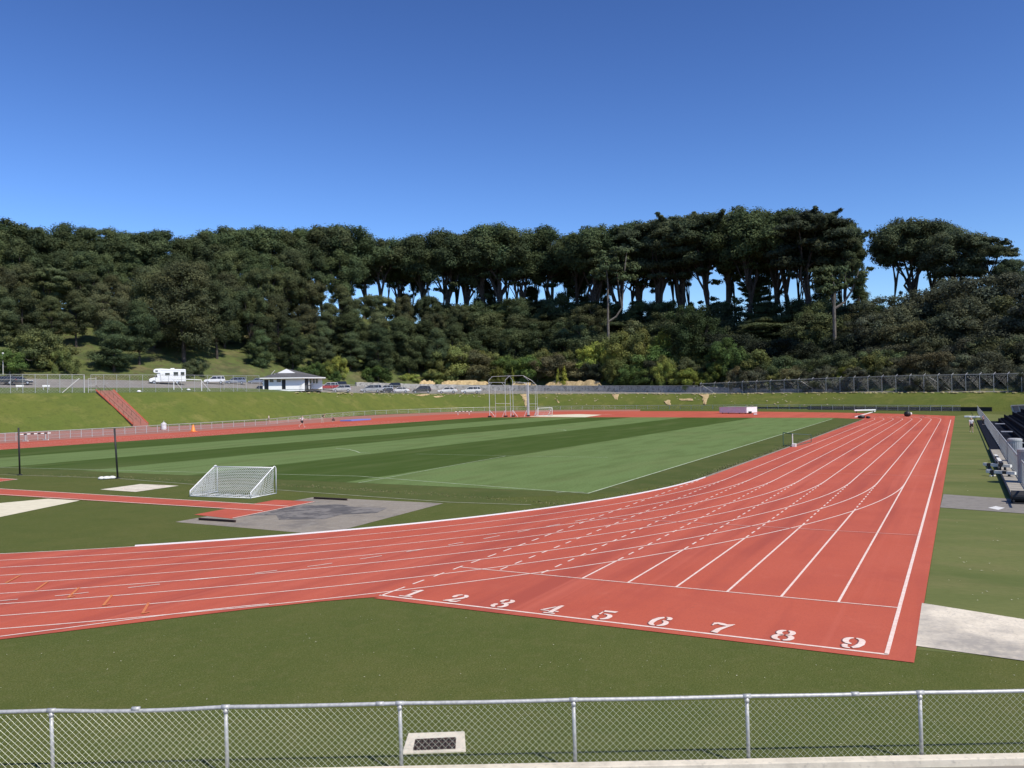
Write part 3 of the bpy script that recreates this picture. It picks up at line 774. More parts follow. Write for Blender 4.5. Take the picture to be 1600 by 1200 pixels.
# green five a side frame beside the straight
gl = thing('green_goal_frame', 'small green tubular goal frame beside the home straight kerb', 'goal', (0, 0, 0))
p1, p2 = gp(1224, 696), gp(1238.5, 698.5); d1 = gp(1272, 690)-gp(1238.5, 698.5); d1 = d1.normalized()*6.5
hh = 19*74/F_PX
gl.location = p1; 
def gtube(nm, pts_, r_, mt): b = MB(); b.tube([Vector(p)-p1 for p in pts_], r_, 8); b.build(nm, mt, gl)
Z = Vector((0, 0, hh))
gtube('post', [p1, p1+Z], .035, M['greenpaint']); gtube('post', [p2, p2+Z], .045, M['white_board'])
gtube('crossbar', [p1+Z, p2+Z], .035, M['greenpaint']); gtube('side_bar', [p2+Z, p2+d1+Vector((0, 0, .65))], .03, M['greenpaint'])
gtube('ground_bar', [p1+Vector((0, 0, .04)), p2+Vector((0, 0, .04))], .03, M['greenpaint']); gtube('ground_bar', [p2+Vector((0, 0, .04)), p2+d1+Vector((0, 0, .04))], .03, M['greenpaint'])
gtube('back_leg', [p2+d1, p2+d1+Vector((0, 0, .65))], .03, M['greenpaint'])
b = MB(); b.box((p2.x-p1.x+.1, p2.y-p1.y-.1, .14), (.2, .16, .14)); b.build('weight', M['white_board'], gl, bevel=.03)

# ------------------------------------------------------------------ poles, barriers, bins and other field kit
def black_pole(px, py, ytop, label, tilt):
    q = gp(px, py); D = math.hypot(q.x-CAMP[0], q.y-CAMP[1]); h = (py-ytop)*D/F_PX
    t = thing('black_pole', label, 'pole', (q.x, q.y, 0), 0, 'black poles at the pitch edge')
    b = MB(); b.tube([(0, 0, .0), (tilt*_r[0], tilt*_r[1], h)], .055, 8); b.build('shaft', M['black'], t, smooth=True)
    b = MB(); b.lathe([(.16, 0), (.16, .05), (.07, .08)], n=12); b.build('socket', M['black'], t)
    return q
black_pole(31, 742.5, 678.5, 'slim upright black pole at the edge of pitch below the left barrier', -.05)
qq = black_pole(184, 747.8, 676.5, 'slim leaning black pole at the edge of pitch, pale bag at its foot', -.16)
b = MB(); b.mat(M['white_board'])
for k, (dx, dy, sx) in enumerate([(-.25, .2, .24), (-.5, .35, .3), (-.75, .5, .2)]):
    b.lathe([(.02, 0), (sx, .03), (sx*.9, .12), (sx*.4, .17), (.02, .18)], (qq.x+dx, qq.y+dy, .01), 9)
tag(b.build('sand_bag', M['white_board'], smooth=True), 'crumpled pale bags lying at the foot of the leaning black pole', 'bag')

def barrier(px0, px1, y0, y1, label, hpx, nstripe, yb=None, group='striped steeplechase barriers', z0=.012):
    """striped beam on two legs between two ground pixels"""
    a, c = gp(px0, y0), gp(px1, y1); L = (c-a).length; mid = (a+c)/2
    D = math.hypot(mid.x-CAMP[0], mid.y-CAMP[1]); H_ = hpx*D/F_PX
    t = thing('steeplechase_barrier', label, 'barrier', (mid.x, mid.y, z0), math.atan2((c-a).y, (c-a).x), group)
    b = MB(); b.mat(M['white_board']); n = nstripe
    for i in range(n):
        b.mat(M['white_board'] if i % 2 == 0 else M['black']); x0 = -L/2+L*i/n
        b.box((x0+L/n/2, 0, H_-.065), (L/n/2-.001, .075, .065))
    b.build('beam', None, t)
    for s_ in (-1, 1):
        b = MB(); b.box((s_*L*.33, 0, (H_-.13)/2+.02), (.05, .05, (H_-.13)/2-.02)); b.build('leg', M['galv'], t)
        b = MB(); b.box((s_*L*.33, 0, .05), (.05, .65, .05)); b.build('foot', M['white_board'], t)
barrier(31, 79, 690, 687.3, 'striped black and white barrier on the back straight behind the black pole', 10.2, 9)
barrier(711, 737.5, 648.4, 647.8, 'distant striped barrier on the far bend, left of the throwing cage', 5.6, 9)
def side_barrier(pts_, label, n):
    a, c, hh_ = pts_; L = (c-a).length; mid = (a+c)/2
    t = thing('steeplechase_barrier', label, 'barrier', (mid.x, mid.y, .0), math.atan2((c-a).y, (c-a).x), 'striped steeplechase barriers')
    b = MB()
    for i in range(n):
        b.mat(M['black'] if i in (1, 4) and n > 4 or (n == 3 and i == 1) else M['white_board'])
        x0 = -L/2+L*i/n; b.box((x0+L/n/2, 0, hh_-.06), (L/n/2-.001, .08, .075))
    b.build('beam', None, t)
    for s_ in (-.30, .28):
        b = MB(); b.box((s_*L, 0, (hh_-.13)/2), (.045, .045, (hh_-.13)/2)); b.build('leg', M['black'], t)
        b = MB(); b.box((s_*L, 0, .03), (.05, .2, .03)); b.build('foot', M['white_board'], t)
side_barrier((gp(1537.5, 733.5), gp(1580, 737), .36), 'nearer of the two white barriers lying across the paving by the railing', 7)
side_barrier((gp(1542, 743.5), gp(1587, 747), .30), 'white barrier with dark band lying closest to the asphalt path', 7)
side_barrier((gp(1556, 727) , gp(1565.5, 742), .62), 'striped barrier standing end on along the paving strip', 5)

# bin, cone, dark kit bag, white boards
q = gp(256, 671.5); t = thing('litter_bin', 'grey steel litter bin at the foot of the red stairs', 'bin', (q.x, q.y, .0))
b = MB(); b.lathe([(.36, 0), (.40, .1), (.40, .95), (.42, 1.0), (.30, 1.05)], n=14); b.build('drum', M['zinc'], t, smooth=False)
b = MB(); b.lathe([(.3, 1.05), (.2, 1.2), (.1, 1.24)], n=12); b.tube([(0, 0, 1.2), (0, 0, 1.45)], .05); b.build('lid', M['galv'], t)
b = MB(); b.tube([(-.6, .1, 0), (-.5, .1, .45), (-.2, .2, .5)], .05); b.build('stand', M['black'], t)
q = gp(302, 674.5); t = thing('traffic_cone', 'tall orange traffic cone on the back straight', 'cone', (q.x, q.y, .012))
b = MB(); b.lathe([(.36, .04), (.32, .1), (.09, 1.0), (.06, 1.02)], n=14); b.build('cone', M['cone'], t, smooth=True)
b = MB(); b.box((0, 0, .02), (.42, .42, .02)); b.build('base', M['cone'], t)
q = gp(1418, 651); t = thing('kit_bag', 'dark rounded bundle with pale end on the red surface by the far bend fence', 'bag', (q.x, q.y, .012), face_cam(1418))
b = MB(); b.lathe([(.1, 0), (.42, .10), (.52, .42), (.42, .72), (.12, .86)], n=14); b.build('bundle', M['black'], t, smooth=True)
b = MB(); b.lathe([(.05, .2), (.24, .26), (.28, .45), (.2, .62), (.05, .66)], (-.38, -.12, 0), 12); b.build('end_panel', M['white_board'], t, smooth=True)
b = MB(); b.box((0, 0, .5), (.04, .5, .03)); b.build('strap', M['greenpaint'], t)
for k, (x0, x1, y) in enumerate([(1507, 1517, 652.2), (1514, 1528, 653.6), (1520, 1531, 652.6)]):
    a, c = gp(x0, y), gp(x1, y); mid = (a+c)/2
    b = MB(); b.box((0, 0, .12+.1*(k % 2)), ((c-a).length/2, .35, .10)); b.box((0, .2, .05), (.3, .2, .045))
    o = b.build('white_board', M['white'], None, (mid.x, mid.y, .01), math.atan2((c-a).y, (c-a).x)+.1*k, bevel=.02)
    tag(o, ['low white board at the far end of the side grass, leftmost of three', 'low white board nearest the camera among three on the far side grass', 'low white board beside the railing, rightmost of three'][k], 'board', 'white boards at the end of the straight')
# white arm and white kerb rail by the water jump
a, c = gp(1335, 645.6), gp(1368, 644.6); mid = (a+c)/2
t = thing('white_barrier', 'long low white barrier beam across the far bend', 'barrier', (mid.x, mid.y, .012), math.atan2((c-a).y, (c-a).x))
L = (c-a).length; b = MB(); b.box((0, 0, .5), (L/2, .08, .12)); b.build('beam', M['white'], t)
for s_ in (-.4, .4): b = MB(); b.box((s_*L, 0, .19), (.06, .06, .19)); b.build('leg', M['black'], t)
b = MB(); a, c = gp(1336, 652.2), gp(1367.5, 643.2); mid = (a+c)/2
b.box((0, 0, .06), ((c-a).length/2, .07, .06)); tag(b.build('white_rail', M['white'], None, (mid.x, mid.y, .012), math.atan2((c-a).y, (c-a).x)), 'white rail lying on the red surface from grass corner to far bend', 'rail')
q = gp(1346, 654); b = MB(); b.lathe([(.2, 0), (.55, .1), (.5, .4), (.15, .5)], n=10); b.lathe([(.1, 0), (.35, .1), (.3, .3), (.1, .36)], (.2, -.9, 0), 9)
tag(b.build('sand_bag', M['black'], None, (q.x, q.y, .01), smooth=True), 'black sandbags at the far corner of the infield grass', 'bag')
# container-like pole vault cover
a, c = gp(1124, 646.4), gp(1166.5, 646.8); mid = (a+c)/2; L = (c-a).length
t = thing('mat_cover', 'long low grey corrugated mat cover parked on the far red apron', 'mat cover', (mid.x, mid.y, .012), math.atan2((c-a).y, (c-a).x))
away = 1 if (Vector((-(c-a).y, (c-a).x)).dot(Vector((_f[0], _f[1]))) > 0) else -1
b = MB(); n = 22
b.box((0, away*1.6, .72), (L/2, 1.6, .55))
for i in range(n): b.box((-L/2+L*(i+.5)/n, -away*.012, .72), (L/n*.3, .02, .53))
b.build('cover', M['zinc'], t, bevel=.02)
b = MB(); b.box((L/2+.03, away*1.6, .74), (.03, 1.58, .53)); b.build('end_panel', M['white'], t)
b = MB(); b.box((0, away*1.6, 1.29), (L/2+.06, 1.66, .03)); b.build('top', M['galv'], t)
for s_ in (-.42, -.2, .2, .42):
    b = MB(); b.tube([(s_*L, away*.25, .09), (s_*L, away*.4, .09)], .09, 10); b.build('wheel', M['tyre'], t)
b = MB(); b.box((L/2+.2, away*.8, .25), (.18, .3, .22)); b.build('hitch', M['black'], t)
q = gp(1180, 648); b = MB(); b.box((0, 0, .1), (.45, .3, .09)); tag(b.build('white_block', M['white'], None, (q.x, q.y, .014), .3, bevel=.03), 'small white block on the red apron beside the grey mat cover', 'block')

# throwing cage
cg = thing('throwing_cage', 'tall galvanised hammer throwing cage frame at the far end', 'throwing cage', gp(800, 651)); co = cg.location.copy()
DA, DB = 173., 179.
def ct(nm, pts_, r_=.07, mt='pale_steel'):
    b = MB(); b.tube([Vector(p)-co for p in pts_], r_, 6); b.build(nm, M[mt], cg)
def cp(x, y, D): return at(x, y, D)
def cfoot(x, D): v = at(x, 600, D); return Vector((v.x, v.y, .012))
def cpost(x, ytop, D, r_=.07): ct('post', [cfoot(x, D), cp(x-(652-ytop)*.006, ytop, D)], r_*.72)
for x, yt, D, r_ in [(764.3, 597, DA, .085), (773.7, 604, DB, .05), (789.3, 597, DA, .065), (797, 604, DB, .06), (801.2, 597, DA, .06), (823, 598, DA, .075), (826, 597, DA, .075), (836.2, 606, DB, .05), (839, 602, DB, .05)]: cpost(x, yt, D, r_)
for pl in [[(763.5, 597.5, DA), (763.8, 594, DA), (768.8, 588.4, DB)], [(768.8, 588.4, DB), (796, 587.3, DB), (817.5, 586.8, DB)], [(796, 587.3, DB), (789.3, 594, DA), (789, 603, DA)], [(796, 587.3, DB), (801, 594.2, DA), (801, 603, DA)],
           [(763.6, 597.6, DA), (788.8, 597.6, DA)], [(800.6, 596.8, DA), (822.5, 597.8, DA)], [(817.5, 586.8, DB), (826, 595, DA)], [(817.5, 586.8, DB), (830, 594, DB), (838.2, 601.5, DB)],
           [(764, 604, DA), (768, 598, DA)], [(789, 604, DA), (784, 598, DA)], [(801.5, 603, DA), (806, 597.2, DA)], [(823, 602, DA), (818.5, 597.7, DA)], [(774, 630.5, DB), (797, 630.5, DB)], [(827, 631, DA), (839, 631, DB)]]:
    ct('bar', [cp(*p) for p in pl], .03)
for x, D, dx in [(765, DA, 8), (789.5, DA, -6), (801, DA, 7), (801, DA, -4), (823, DA, -5)]:
    ct('brace', [cfoot(x+dx, D), cp(x, 641, D)], .045)
for x, D in [(764.3, DA), (789.3, DA), (801.2, DA), (824.5, DA)]:
    b = MB(); v = cfoot(x, D)-co; b.box((v.x, v.y, v.z+.14), (.25, .3, .14)); b.build('base_weight', M['black'], cg)
ct('rolled_net', [cfoot(824.5, DA)+Vector((0, 0, .3)), cp(824.2, 601, DA)], .15, 'far_wire')
# sand pit beside the cage
mb = MB(); mb.poly([[gp(820, 650.9).xy, gp(915, 652).xy, gp(940, 648.3).xy, gp(905, 647.2).xy, gp(860, 648.4).xy]], .02); struct(mb.build('sand_sector', M['sand']))
mb = MB(); mb.strip([gp(812, 651.2).xy, gp(955, 647.4).xy], .5, .024); struct(mb.build('sector_line', M['line']))
# blue crash mat beside the back straight
a = [gp(x, y) for x, y in [(520, 658.6), (574, 655.0), (580, 656.6), (548, 659.6)]]
b = MB(); c = sum(a, Vector())/4; L = (gp(566, 656.6)-gp(528, 659.0)).length
b.box((0, 0, .13), (L/2*.9, 1.3, .12)); tag(b.build('crash_mat', simple('blue_vinyl', (.18, .21, .55), .5), None, (c.x, c.y, .01), math.atan2((a[1]-a[0]).y, (a[1]-a[0]).x), bevel=.04), 'flat blue landing mat beside the back straight', 'mat')

# ------------------------------------------------------------------ low pipe fence round the track
FX = list(range(-60, 1501, 17))
def fpt(px):
    D = base_D(px)-(1.2 if px > 420 else 5.5-(px < 420)*0)
    if px <= 560: 
        t = min(1, max(0, (560-px)/140)); y = lerp([(0, 691), (150, 682), (300, 672), (450, 662), (560, 655)], px); q0 = gp(px, y)
        q1 = at(px, 600, base_D(px)-1.2); q = q1.lerp(q0, t); return Vector((q.x, q.y, 0))
    v = at(px, 600, D); return Vector((v.x, v.y, 0))
fo = fpt(400); tf = thing('track_fence', 'low pale pipe rail fence running round the outside of the track', 'fence', fo)
b = MB(); b.tube([(0, 0, 0), (0, 0, 1.05)], .045, 6); p0 = b.build('post', M['galv'], tf, fpt(FX[0])-fo)
for x in FX[1:]: dup_child(p0, tf, fpt(x)-fo)
XX = list(range(-60, 1501, 10))
b = MB(); b.tube([fpt(x)-fo+Vector((0, 0, 1.05)) for x in XX], .045, 6); b.build('top_rail', M['galv'], tf)
b = MB(); b.tube([fpt(x)-fo+Vector((0, 0, .55)) for x in XX], .018, 4); b.tube([fpt(x)-fo+Vector((0, 0, .15)) for x in XX], .018, 4)
for x0, x1 in zip(XX, XX[1:]):
    p, q = fpt(x0)-fo, fpt(x1)-fo
    for k in range(6):
        a = p.lerp(q, k/6); c = p.lerp(q, (k+1)/6)
        b.tube([a+Vector((0, 0, .06)), c+Vector((0, 0, 1.02))], .006, 3, cap=False); b.tube([a+Vector((0, 0, 1.02)), c+Vector((0, 0, .06))], .006, 3, cap=False)
b.build('wire_mesh', M['far_wire'], tf)
b = MB(); XD = list(range(1165, 1561, 12))  # near-black band of boxes along the foot of the bank
for x0, x1 in zip(XD, XD[1:]):
    p, q = at(x0, 600, base_D(x0)-.9), at(x1, 600, base_D(x1)-.9); c = (p+q)/2
    b.box((c.x, c.y, .40), ((q-p).length/2+.001, .05, .38 if x0 > 1250 else .20), math.atan2((q-p).y, (q-p).x))
tag(b.build('base_band', M['darkband']), 'dark boarding at the foot of the bank behind the far bend', 'banding')

# ------------------------------------------------------------------ red stairs on the left bank
def bank_pt(px, t, dz=0.):
    n = node_pts(px); D = n[0][0]*(1-t)+n[1][0]*t; v = at(px, 600, D); return Vector((v.x, v.y, n[0][1]*(1-t)+n[1][1]*t+dz))
S0a, S0b, S1a, S1b = (206, 0.02), (232, 0.02), (150, 1.0), (176, 1.0)
st = thing('red_stairs', 'wide red stairs climbing the left grass bank', 'stairs', bank_pt(218, 0)); so = st.location.copy()
b = MB(); NS = 26
A0, B0, A1, B1 = bank_pt(207, 0), bank_pt(231, 0), bank_pt(150, 1), bank_pt(177, 1)
for k in range(NS):
    t0, t1 = k/NS, (k+1)/NS
    a0, b0_, a1, b1_ = A0.lerp(A1, t0)-so, B0.lerp(B1, t0)-so, A0.lerp(A1, t1)-so, B0.lerp(B1, t1)-so
    zt = a1.z+.42
    vs = [(a0.x, a0.y, a0.z-.3), (b0_.x, b0_.y, b0_.z-.3), (b0_.x, b0_.y, zt), (a0.x, a0.y, zt), (a1.x, a1.y, zt), (b1_.x, b1_.y, zt), (a1.x, a1.y, zt-1), (b1_.x, b1_.y, zt-1)]
    b.add(vs, [(0, 3, 2, 1), (3, 4, 5, 2), (0, 6, 4, 3), (1, 2, 5, 7)])
b.build('steps', M['red_dull'], st)
for P0, P1, nm in ((A0, A1, 'side_curb'), (B0, B1, 'side_curb')):
    b = MB(); b.tube([P0-so+Vector((0, 0, .55)), P1-so+Vector((0, 0, .55))], .14, 4); b.build(nm, M['red'], st)
mid0, mid1 = A0.lerp(B0, .5)-so, A1.lerp(B1, .5)-so
for P0, P1 in ((A0-so, A1-so), (mid0, mid1)):
    b = MB(); b.tube([P0+Vector((0, 0, .4)), P0+Vector((0, 0, 1.4)), P1+Vector((0, 0, 1.4)), P1+Vector((0, 0, .4))], .03, 6)
    for k in range(1, 8): q = P0.lerp(P1, k/8); b.tube([q+Vector((0, 0, .4)), q+Vector((0, 0, 1.4))], .025, 6)
    b.build('handrail', M['iron'], st)
mb = MB(); mb.poly([[gp(205, 668.4).xy, gp(233, 666).xy, gp(252, 674.5).xy, gp(226, 676.5).xy]], .018); struct(mb.build('stair_landing', M['red_dull']))

# ------------------------------------------------------------------ fences on the upper level
def wire_fence(label, x0, x1, dist, hpx, npost, diag=None, outrig=False, group=None, mesh_r=.010, mesh_s=.42, post_r=.05):
    pts_ = []
    for i in range(npost):
        x = x0+(x1-x0)*i/(npost-1); pts_.append(spot(x, dist(x)))
    o0 = pts_[0].copy(); t = thing('tall_wire_fence', label, 'fence', o0, 0, group)
    hs = [hpx(x0+(x1-x0)*i/(npost-1))*dist(x0+(x1-x0)*i/(npost-1))/F_PX for i in range(npost)]
    away = Vector((_f[0], _f[1], 0)); right = Vector((_r[0], _r[1], 0))
    for p, h in zip(pts_, hs):
        b = MB(); b.tube([p-o0, p-o0+Vector((0, 0, h))], post_r, 6)
        if outrig: b.tube([p-o0+Vector((0, 0, h)), p-o0+Vector((0, 0, h+.38))+right*.42], post_r*1.25, 6)
        b.build('post', M['far_wire'] if not outrig else M['galv'], t)
    b = MB(); b.tube([p-o0+Vector((0, 0, h)) for p, h in zip(pts_, hs)], .035, 5); b.build('top_rail', M['far_wire'], t)
    b = MB()
    for i in range(npost-1):
        p, q = pts_[i]-o0, pts_[i+1]-o0; n = max(2, int((q-p).length/mesh_s)); hh_ = hs[i]
        for k in range(n):
            for sg in (0, 1):
                a = p.lerp(q, (k+sg)/n); 
                m_ = max(1, round(hh_/mesh_s))
                kk = min(n, k+m_) if sg == 0 else max(0, k+1-m_)
                c = p.lerp(q, kk/n); dh = hh_*abs(kk-(k+sg))/m_
                b.tube([a+Vector((0, 0, .03)), c+Vector((0, 0, dh))], mesh_r, 3, cap=False)
                a2 = p.lerp(q, (k+sg)/n)
                b.tube([a2+Vector((0, 0, hh_)), c+Vector((0, 0, hh_-dh))], mesh_r, 3, cap=False)
    b.build('wire_mesh', M['far_wire'], t)
    if outrig:
        b = MB()
        for s_ in (.12, .36): b.tube([p-o0+Vector((0, 0, h+.4*s_))+right*.42*s_ for p, h in zip(pts_, hs)], .012, 3)
        b.build('barbed_strand', M['far_wire'], t)
    for x in (diag or []):
        p = spot(x, dist(x)); h = hpx(x)*dist(x)/F_PX
        b = MB(); b.tube([p-o0+Vector((0, 0, h*.9)), p-o0+right*(h*1.35)], .045, 5); b.build('diagonal_brace', M['galv'], t)
    return t
wire_fence('tall chain link fence with angled barbed tops along the right bank crest', 1094, 1640, lambda x: crest_D(x)+1.1, lambda x: lerp([(1094, 15), (1190, 18), (1300, 21), (1420, 23.5), (1640, 25)], x), 26, diag=[1096, 1251, 1452], outrig=True, mesh_r=.008, mesh_s=.30)
wire_fence('pale chain link fence on the upper field left of the stairs', -80, 132, lambda x: crest_D(x)+1.0, lambda x: 25, 12, mesh_r=.009, mesh_s=.5)
wire_fence('pale chain link fence on the upper field between the stairs and the clubhouse', 142, 405, lambda x: crest_D(x)+1.0, lambda x: lerp([(142, 25), (405, 24)], x), 14, mesh_r=.008, mesh_s=.55, post_r=.04)
wire_fence('thin wire fence along the crest in front of the parked cars', 470, 1090, lambda x: crest_D(x)+.7, lambda x: 12.5, 26, mesh_r=.007, mesh_s=.6, post_r=.03)
t = thing('field_gate', 'metal gate with long diagonal stay on the upper field above the stairs', 'gate', spot(132, crest_D(132)+.6)); g0 = t.location.copy()
for x, h in ((131.5, 24), (138, 20), (150, 22)):
    p = spot(x, crest_D(x)+.6)-g0; b = MB(); b.tube([p, p+Vector((0, 0, h*crest_D(x)/F_PX))], .11 if x < 135 else .06, 8); b.build('post', M['galv'], t)
b = MB(); p = spot(97, crest_D(97)+.6)-g0; q = Vector((0, 0, 20*crest_D(132)/F_PX)); q = spot(124, crest_D(124)+.6)-g0+q
b.tube([p, q], .07, 6); b.build('diagonal_stay', M['galv'], t)
b = MB(); p, q = spot(138, crest_D(138)+.6)-g0, spot(150, crest_D(150)+.6)-g0
for h in (.5, 1.4, 2.6): b.tube([p+Vector((0, 0, h)), q+Vector((0, 0, h))], .04, 5)
b.build('gate_frame', M['galv'], t)
# benches and ball on the upper field
for x, y, lb in ((31, 602, 'white plank bench on the upper field in front of the dark cars'), (72, 602, 'white plank bench on the upper field right of the dark cars')):
    p = spot(x, crest_D(x)+8); t = thing('plank_bench', lb, 'bench', p, face_cam(x), 'white benches on the upper field')
    b = MB(); b.box((0, 0, .75), (.62, .2, .16)); b.build('seat', M['white'], t)
    for s_ in (-.45, .45): b = MB(); b.box((s_, 0, .3), (.05, .15, .3)); b.build('leg', M['galv'], t)
for x, d, s_, lb in ((217, .4, .32, 'white rounded marker on the bank crest right of the stairs'), (294.5, 5, .30, 'white ball marker on the upper field inside the white goal')):
    p = spot(x, crest_D(x)+d); b = MB(); b.lathe([(s_*.3, 0), (s_*1.3, s_*.3), (s_*1.3, s_*.8), (s_*.5, s_*1.3)], n=10); tag(b.build('white_marker', M['white'], None, p, smooth=True), lb, 'marker')
# lamp post at far left and sign on the hill
p = spot(5, road_D(5)+3); t = thing('lamp_post', 'slender pale lamp post on the grass at the far left', 'lamp post', p)
b = MB(); b.tube([(0, 0, 0), (0, 0, 4.4)], .06, 6); b.build('pole', M['white_board'], t)
b = MB(); b.lathe([(.08, 0), (.2, .08), (.2, .28), (.05, .34)], (0, 0, 4.35), 10); b.build('lantern', M['white_board'], t, smooth=True)
Ds = road_D(388)+58; p = spot(388, Ds); t = thing('hill_sign', 'small white notice board among the pines high on the hillside', 'sign', p, face_cam(388))
b = MB(); zz = at(388, 497, Ds).z-p.z; b.box((0, 0, max(zz, 1.6)), (.85, .05, .75)); b.build('board', M['white'], t)
for s_ in (-.6, .6): b = MB(); b.tube([(s_, .06, 0), (s_, .06, max(zz, 1.6)+.5)], .07, 6); b.build('post', M['white_board'], t)

# ------------------------------------------------------------------ retaining wall, clay cuts and stones
WX = list(range(556, 1321, 12)); WTOP = [(556, 597), (650, 600), (750, 601.5), (900, 602.5), (1060, 603.2), (1110, 604.5), (1160, 606.5), (1320, 608.5)]
b = MB()
for x0, x1 in zip(WX, WX[1:]):
    D0, D1 = road_D(x0), road_D(x1); p, q = spot(x0, D0), spot(x1, D1)
    h = max(.6, at((x0+x1)/2, lerp(WTOP, (x0+x1)/2), (D0+D1)/2).z-min(p.z, q.z)); c = (p+q)/2; zb = min(p.z, q.z)-.6
    b.box((c.x, c.y, zb+(h+.6)/2), ((q-p).length/2+.02, .35, (h+.6)/2), math.atan2((q-p).y, (q-p).x))
tag(b.build('retaining_wall', M['stonewall']), 'long grey stone retaining wall behind the parked cars', 'wall')
rc = random.Random(8)
def patch(poly_px, fn_, name, mt, lift=.10, sub=5):
    """irregular patch of bare ground following the slope"""
    mb_ = MB(); pts_ = [fn_(x, y)+Vector((0, 0, lift)) for x, y in poly_px]; c = sum(pts_, Vector())/len(pts_)+Vector((0, 0, lift*1.5))
    n = len(pts_); mb_.add([c]+pts_, [(0, 1+i, 1+(i+1) % n) for i in range(n)])
    # make sure faces look up
    a, b2, c2 = (Vector(mb_.v[i]) for i in (0, 1, 2))
    if (b2-a).cross(c2-a).z < 0: mb_.f = [f[::-1] for f in mb_.f]
    return struct(mb_.build(name, mt, smooth=True))
def on_bank(x, y):
    yb, yc = smooth(BASE_Y, x), smooth(CREST_Y, x); t = min(.97, max(.02, (yb-y)/(yb-yc))); return bank_pt(x, t, .25*math.sin(math.pi*t))
def jag(poly_, amp=1.1):
    o_ = []
    for (x0, y0), (x1, y1) in zip(poly_, poly_[1:]+poly_[:1]):
        for k in range(4):
            t = k/4; o_.append((x0+(x1-x0)*t+rc.uniform(-amp, amp)*1.4, y0+(y1-y0)*t+rc.uniform(-amp*.5, amp*.5)*1.3))
    return o_
for pl in [[(813, 616.5), (826, 617), (825, 628), (821.5, 638), (818, 630), (816, 622)], [(1092, 616.5), (1109, 617), (1106, 627), (1101, 635), (1098, 630), (1098, 621)],
           [(956, 616.5), (966, 617), (963, 627), (959, 624)], [(648, 618.5), (664, 617), (672, 617.5), (660, 620.5)], [(676, 621), (690, 619.5), (692, 621.5), (680, 623)], [(868, 624), (873, 631), (871, 632), (866, 625)],
           [(1060, 626), (1080, 624), (1082, 628), (1064, 629)], [(1036, 630), (1046, 627), (1047, 634), (1042, 635)]]:
    patch(jag(pl), on_bank, 'clay_patch', M['clay'], .12)
b = MB()
for i in range(110):
    x = rc.choice([rc.uniform(850, 1100), rc.uniform(1100, 1320), rc.uniform(520, 760)]); t = rc.uniform(.15, .97) if x > 850 else rc.uniform(.8, .98)
    p = bank_pt(x, t, .25*math.sin(math.pi*t)); s_ = rc.uniform(.07, .25)
    b.lathe([(s_*.6, -.05), (s_*rc.uniform(.9, 1.3), s_*.3), (s_*.5, s_*.75), (s_*.1, s_*.8)], p, 6)
stuff(b.build('bank_stones', M['rock'])); tag(bpy.data.objects['bank_stones'], 'scattered pale stones and clods on the far grass bank', 'stones')
# dry crest edge
mb = MB()
for i in range(260):
    x = rc.uniform(460, 1600); p = bank_pt(x, rc.uniform(.94, 1.0), .05); w_ = rc.uniform(.4, 1.6); dr_ = Vector((_r[0], _r[1], 0))
    mb.lathe([(.35*w_, 0), (.3*w_, .10), (.08, .16)], p, 6)
stuff(mb.build('dry_crest', simple('dry_grass', (.40, .34, .18), .95, noise=(.26, .24, .11), nscale=1.))); tag(bpy.data.objects['dry_crest'], 'dry bleached grass tufts along the top edge of the bank', 'dry grass')
def on_hill(D_of):
    def f(x, y):
        D = D_of(x)+max(0, (606-y))*.45; return spot(x, D, .1)
    return f
def hill_cut(poly_px, name='clay_cut'):
    # exposed clay face above the wall: stands up from the slope
    fine = []
    for (xa, ta, ba), (xb, tb, bb_) in zip(poly_px, poly_px[1:]):
        for k in range(4): u_ = k/4; fine.append((xa+(xb-xa)*u_, ta+(tb-ta)*u_+rc.uniform(-.6, 1.6), ba+(bb_-ba)*u_))
    poly_px = fine+[poly_px[-1]]; mb_ = MB()
    top, bot = [], []
    for x, yt, yb in poly_px:
        yt = yb-max(.6, (yb-yt)*.80+rc.uniform(-1.8, 1.2)); D = road_D(x)+.9; bot.append(at(x, yb, D)); top.append(at(x, yt, D+1.6))
    vs = bot+[(a_+c_)/2+Vector((_f[0]*-.25, _f[1]*-.25, 0))*rc.uniform(-1.2, 2.2)+Vector((0, 0, rc.uniform(-.35, .35))) for a_, c_ in zip(bot, top)]+top
    m_ = len(bot)
    fs = [(i, i+1, m_+i+1, m_+i) for i in range(m_-1)]+[(m_+i, m_+i+1, 2*m_+i+1, 2*m_+i) for i in range(m_-1)]
    mb_.add(vs, fs); return struct(mb_.build(name, M['clay'], smooth=True))
hill_cut([(852, 600, 603), (860, 595, 603), (872, 592, 603), (890, 593.5, 603), (905, 592, 603), (920, 591.5, 603), (935, 594, 603), (942, 600, 603)])
hill_cut([(655, 597, 601.5), (662, 591.5, 602), (672, 592, 602), (680, 596, 602)])
hill_cut([(690, 594, 602), (705, 591, 602.5), (720, 593, 602.5), (735, 590.5, 602.5), (752, 592, 603), (765, 598, 603)])
hill_cut([(800, 598, 603), (812, 593, 603), (828, 594, 603), (838, 599, 603)])
hill_cut([(1272, 606, 609), (1280, 600, 609), (1290, 602, 609), (1296, 606, 609)])

